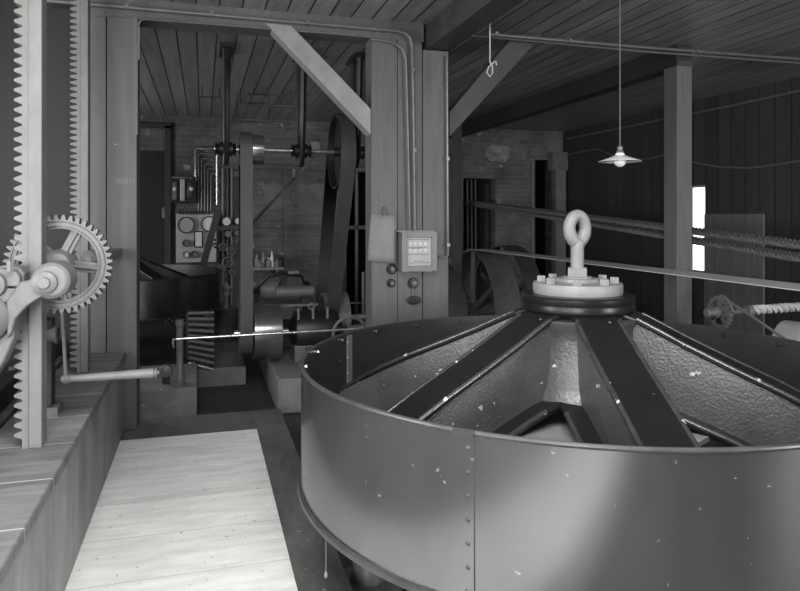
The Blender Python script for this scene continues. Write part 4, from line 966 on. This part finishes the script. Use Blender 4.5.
MB().lathe([(.0001, .1), (.025, .1), (.03, .06), (.06, .05), (.065, .03), (.04, -.02), (.05, -.06), (.03, -.1), (.03, zf_ - p.z)], p, seg=20).build('lubricator_body', 'marble', vt)
MB().cyl(p + Vector((-.16, 0, .01)), p + Vector((.16, 0, .01)), .018, 8).build('cross_pipe', 'conduit', vt)
po_ = thing('iron_pot', tuple(P(225, 326, Y=9.3)), 'round iron pot between the ribbed heater and the tall belt', 'pot')
q = P(225, 326, Y=9.3); zt_ = P(225, 308, Y=9.3).z
MB().lathe([(.0001, ZF - q.z), (.13, ZF - q.z), (.13, 0), (.16, .01), (.18, zt_ - q.z - .02), (.2, zt_ - q.z - .02), (.2, zt_ - q.z), (.0001, zt_ - q.z)], q, seg=32).build('pot_body', 'iron2', po_)
mb_ = thing('cast_plinth', (P(232, 340, Y=8.8).x, 8.9, .04), 'dark cast base plate behind ribbed heater at the foot of the tall belt', 'base')
MB().box(P(214, 340, Y=9.8).x, P(246, 340, Y=9.8).x, 9.8, 10.4, ZF, P(230, 330, Y=9.8).z).build('base_body', 'iron', mb_, bevel=.02)
# shelf with bottles
sa = P(250, 268, Y=YB - .28); sbb = P(284, 268, Y=YB - .28)
sh = thing('wall_shelf', ((sa.x + sbb.x) / 2, YB, sa.z), 'small wooden wall shelf holding bottles above the generator', 'shelf')
MB().box(sa.x, sbb.x, YB - .28, YB - .0, sa.z - .04, sa.z).build('shelf_board', 'brace', sh)
for x in (sa.x + .06, sbb.x - .1): MB().prism([(0, 0), (-.22, 0), (0, -.2)], (x, YB, sa.z - .04), (0, 1, 0), (0, 0, 1), -.02, .02).build('bracket', 'plaster_pale', sh)
hts = (.14, .2, .12, .24, .17, .16, .25, .14, .2); xs_ = (253, 257, 260, 263.5, 266, 268.5, 272, 277, 280.5)
names_b = ('squat dark jar at left end of wall shelf', 'taller dark bottle second from left on wall shelf', 'low grey jar third on wall shelf', 'mid-height pale bottle fourth on wall shelf', 'dark bottle fifth along the wall shelf', 'dusty bottle left of the tallest on wall shelf', 'tallest pale bottle on the wall shelf', 'squat jar right of the tallest bottle', 'slim dark bottle at right end of wall shelf')
for i, (x_, h_) in enumerate(zip(xs_, hts)):
    p = P(x_, 268, Y=YB - .15); r_ = .032 + .012 * ((i * 7) % 3)
    t = thing('bottle', (p.x, YB - .15, sa.z), names_b[i], 'bottle', 'bottles on the wall shelf')
    MB().lathe([(.0001, 0), (r_, 0), (r_, h_ * .62), (r_ * .45, h_ * .78), (r_ * .4, h_), (.0001, h_)], (p.x, YB - .15, sa.z), seg=16).build('bottle_body', ['iron', 'glass_jar', 'casing', 'plaster_pale', 'dark', 'glass_jar', 'dial', 'casing', 'iron'][i], t)
# dark wooden door on the left
a = P(141, 125, Y=YB - .03); b = P(168, 125, Y=YB - .03)
XD1 = b.x
dr = MB(); dr.box(XD1 - .05, XD1 + .04, YB - .06, YB + .1, ZF, a.z).box(-1.75, XD1 + .04, YB - .06, YB + .1, a.z - .04, a.z + .03)
d_ = struct(dr.build('door_1', 'beam'))
MB().box(-1.6, XD1 - .05, YB + .08, YB + .12, ZF, a.z - .04).build('door_leaf', 'wallboard_x', d_)
# dark glazed doorway behind the handwheel, crossed by thin bars
dv = MB()
a = P(349.5, 170, Y=YB - .03)
dv.box(2.28, 2.34, YB - .05, YB + .05, ZF, 2.4).box(2.28, 3.02, YB - .05, YB + .05, 2.34, 2.42).box(2.5, 2.55, YB - .02, YB + .02, ZF, 2.38).box(2.34, 3.0, YB - .02, YB + .02, 1.34, 1.4)
struct(dv.build('door_2', 'column'))
pipe('drop_pipe', [P(363, 272, Y=8.5), P(363, 330, Y=8.5)], .022, 'conduit', 'short upright pale pipe at the left of the central column')
pipe('thin_pipe', [P(350, 303, Y=8.55), P(368, 303, Y=8.55)], .012, 'conduit', 'short level pipe crossing the upright pale pipe left of the column')

# ================================================================== LIGHT
wd = bpy.data.worlds.new('sky'); sc.world = wd; wd.use_nodes = True
bg = wd.node_tree.nodes['Background']; bg.inputs[0].default_value = (1, 1, .99, 1); bg.inputs[1].default_value = 3.0
def area(name, loc, rot, sx, sy, p):
    l = bpy.data.lights.new(name, 'AREA'); l.shape = 'RECTANGLE'; l.size = sx; l.size_y = sy; l.energy = p; l.color = (1, 1, .99)
    o = bpy.data.objects.new(name, l); C.objects.link(o); o.location = loc; o.rotation_euler = rot; return o
SP = (240, 260)
area('added_roof_fill', (.1, .45, ZC - .01), (0, 0, 0), 1.9, 2.0, 250)  # added lamp under the invented skylight, brightens decking and ledge
for (a, b, c, d), p in zip(south, SP): area('daylight_front', ((a + b) / 2, YS - .03, (c + d) / 2), (PI / 2, 0, 0), b - a - .1, d - c - .1, p)
for (a, b, c, d), p in zip(west, (110, 110, 75)): area('daylight_left', (XL - .03, (a + b) / 2, (c + d) / 2), (PI / 2, 0, -PI / 2), b - a - .1, d - c - .1, p)
sc.view_settings.view_transform = 'Standard'; sc.view_settings.look = 'None'; sc.view_settings.gamma = 1; sc.view_settings.use_curve_mapping = False
sc.view_settings.exposure = 0
sc.cycles.max_bounces = 8
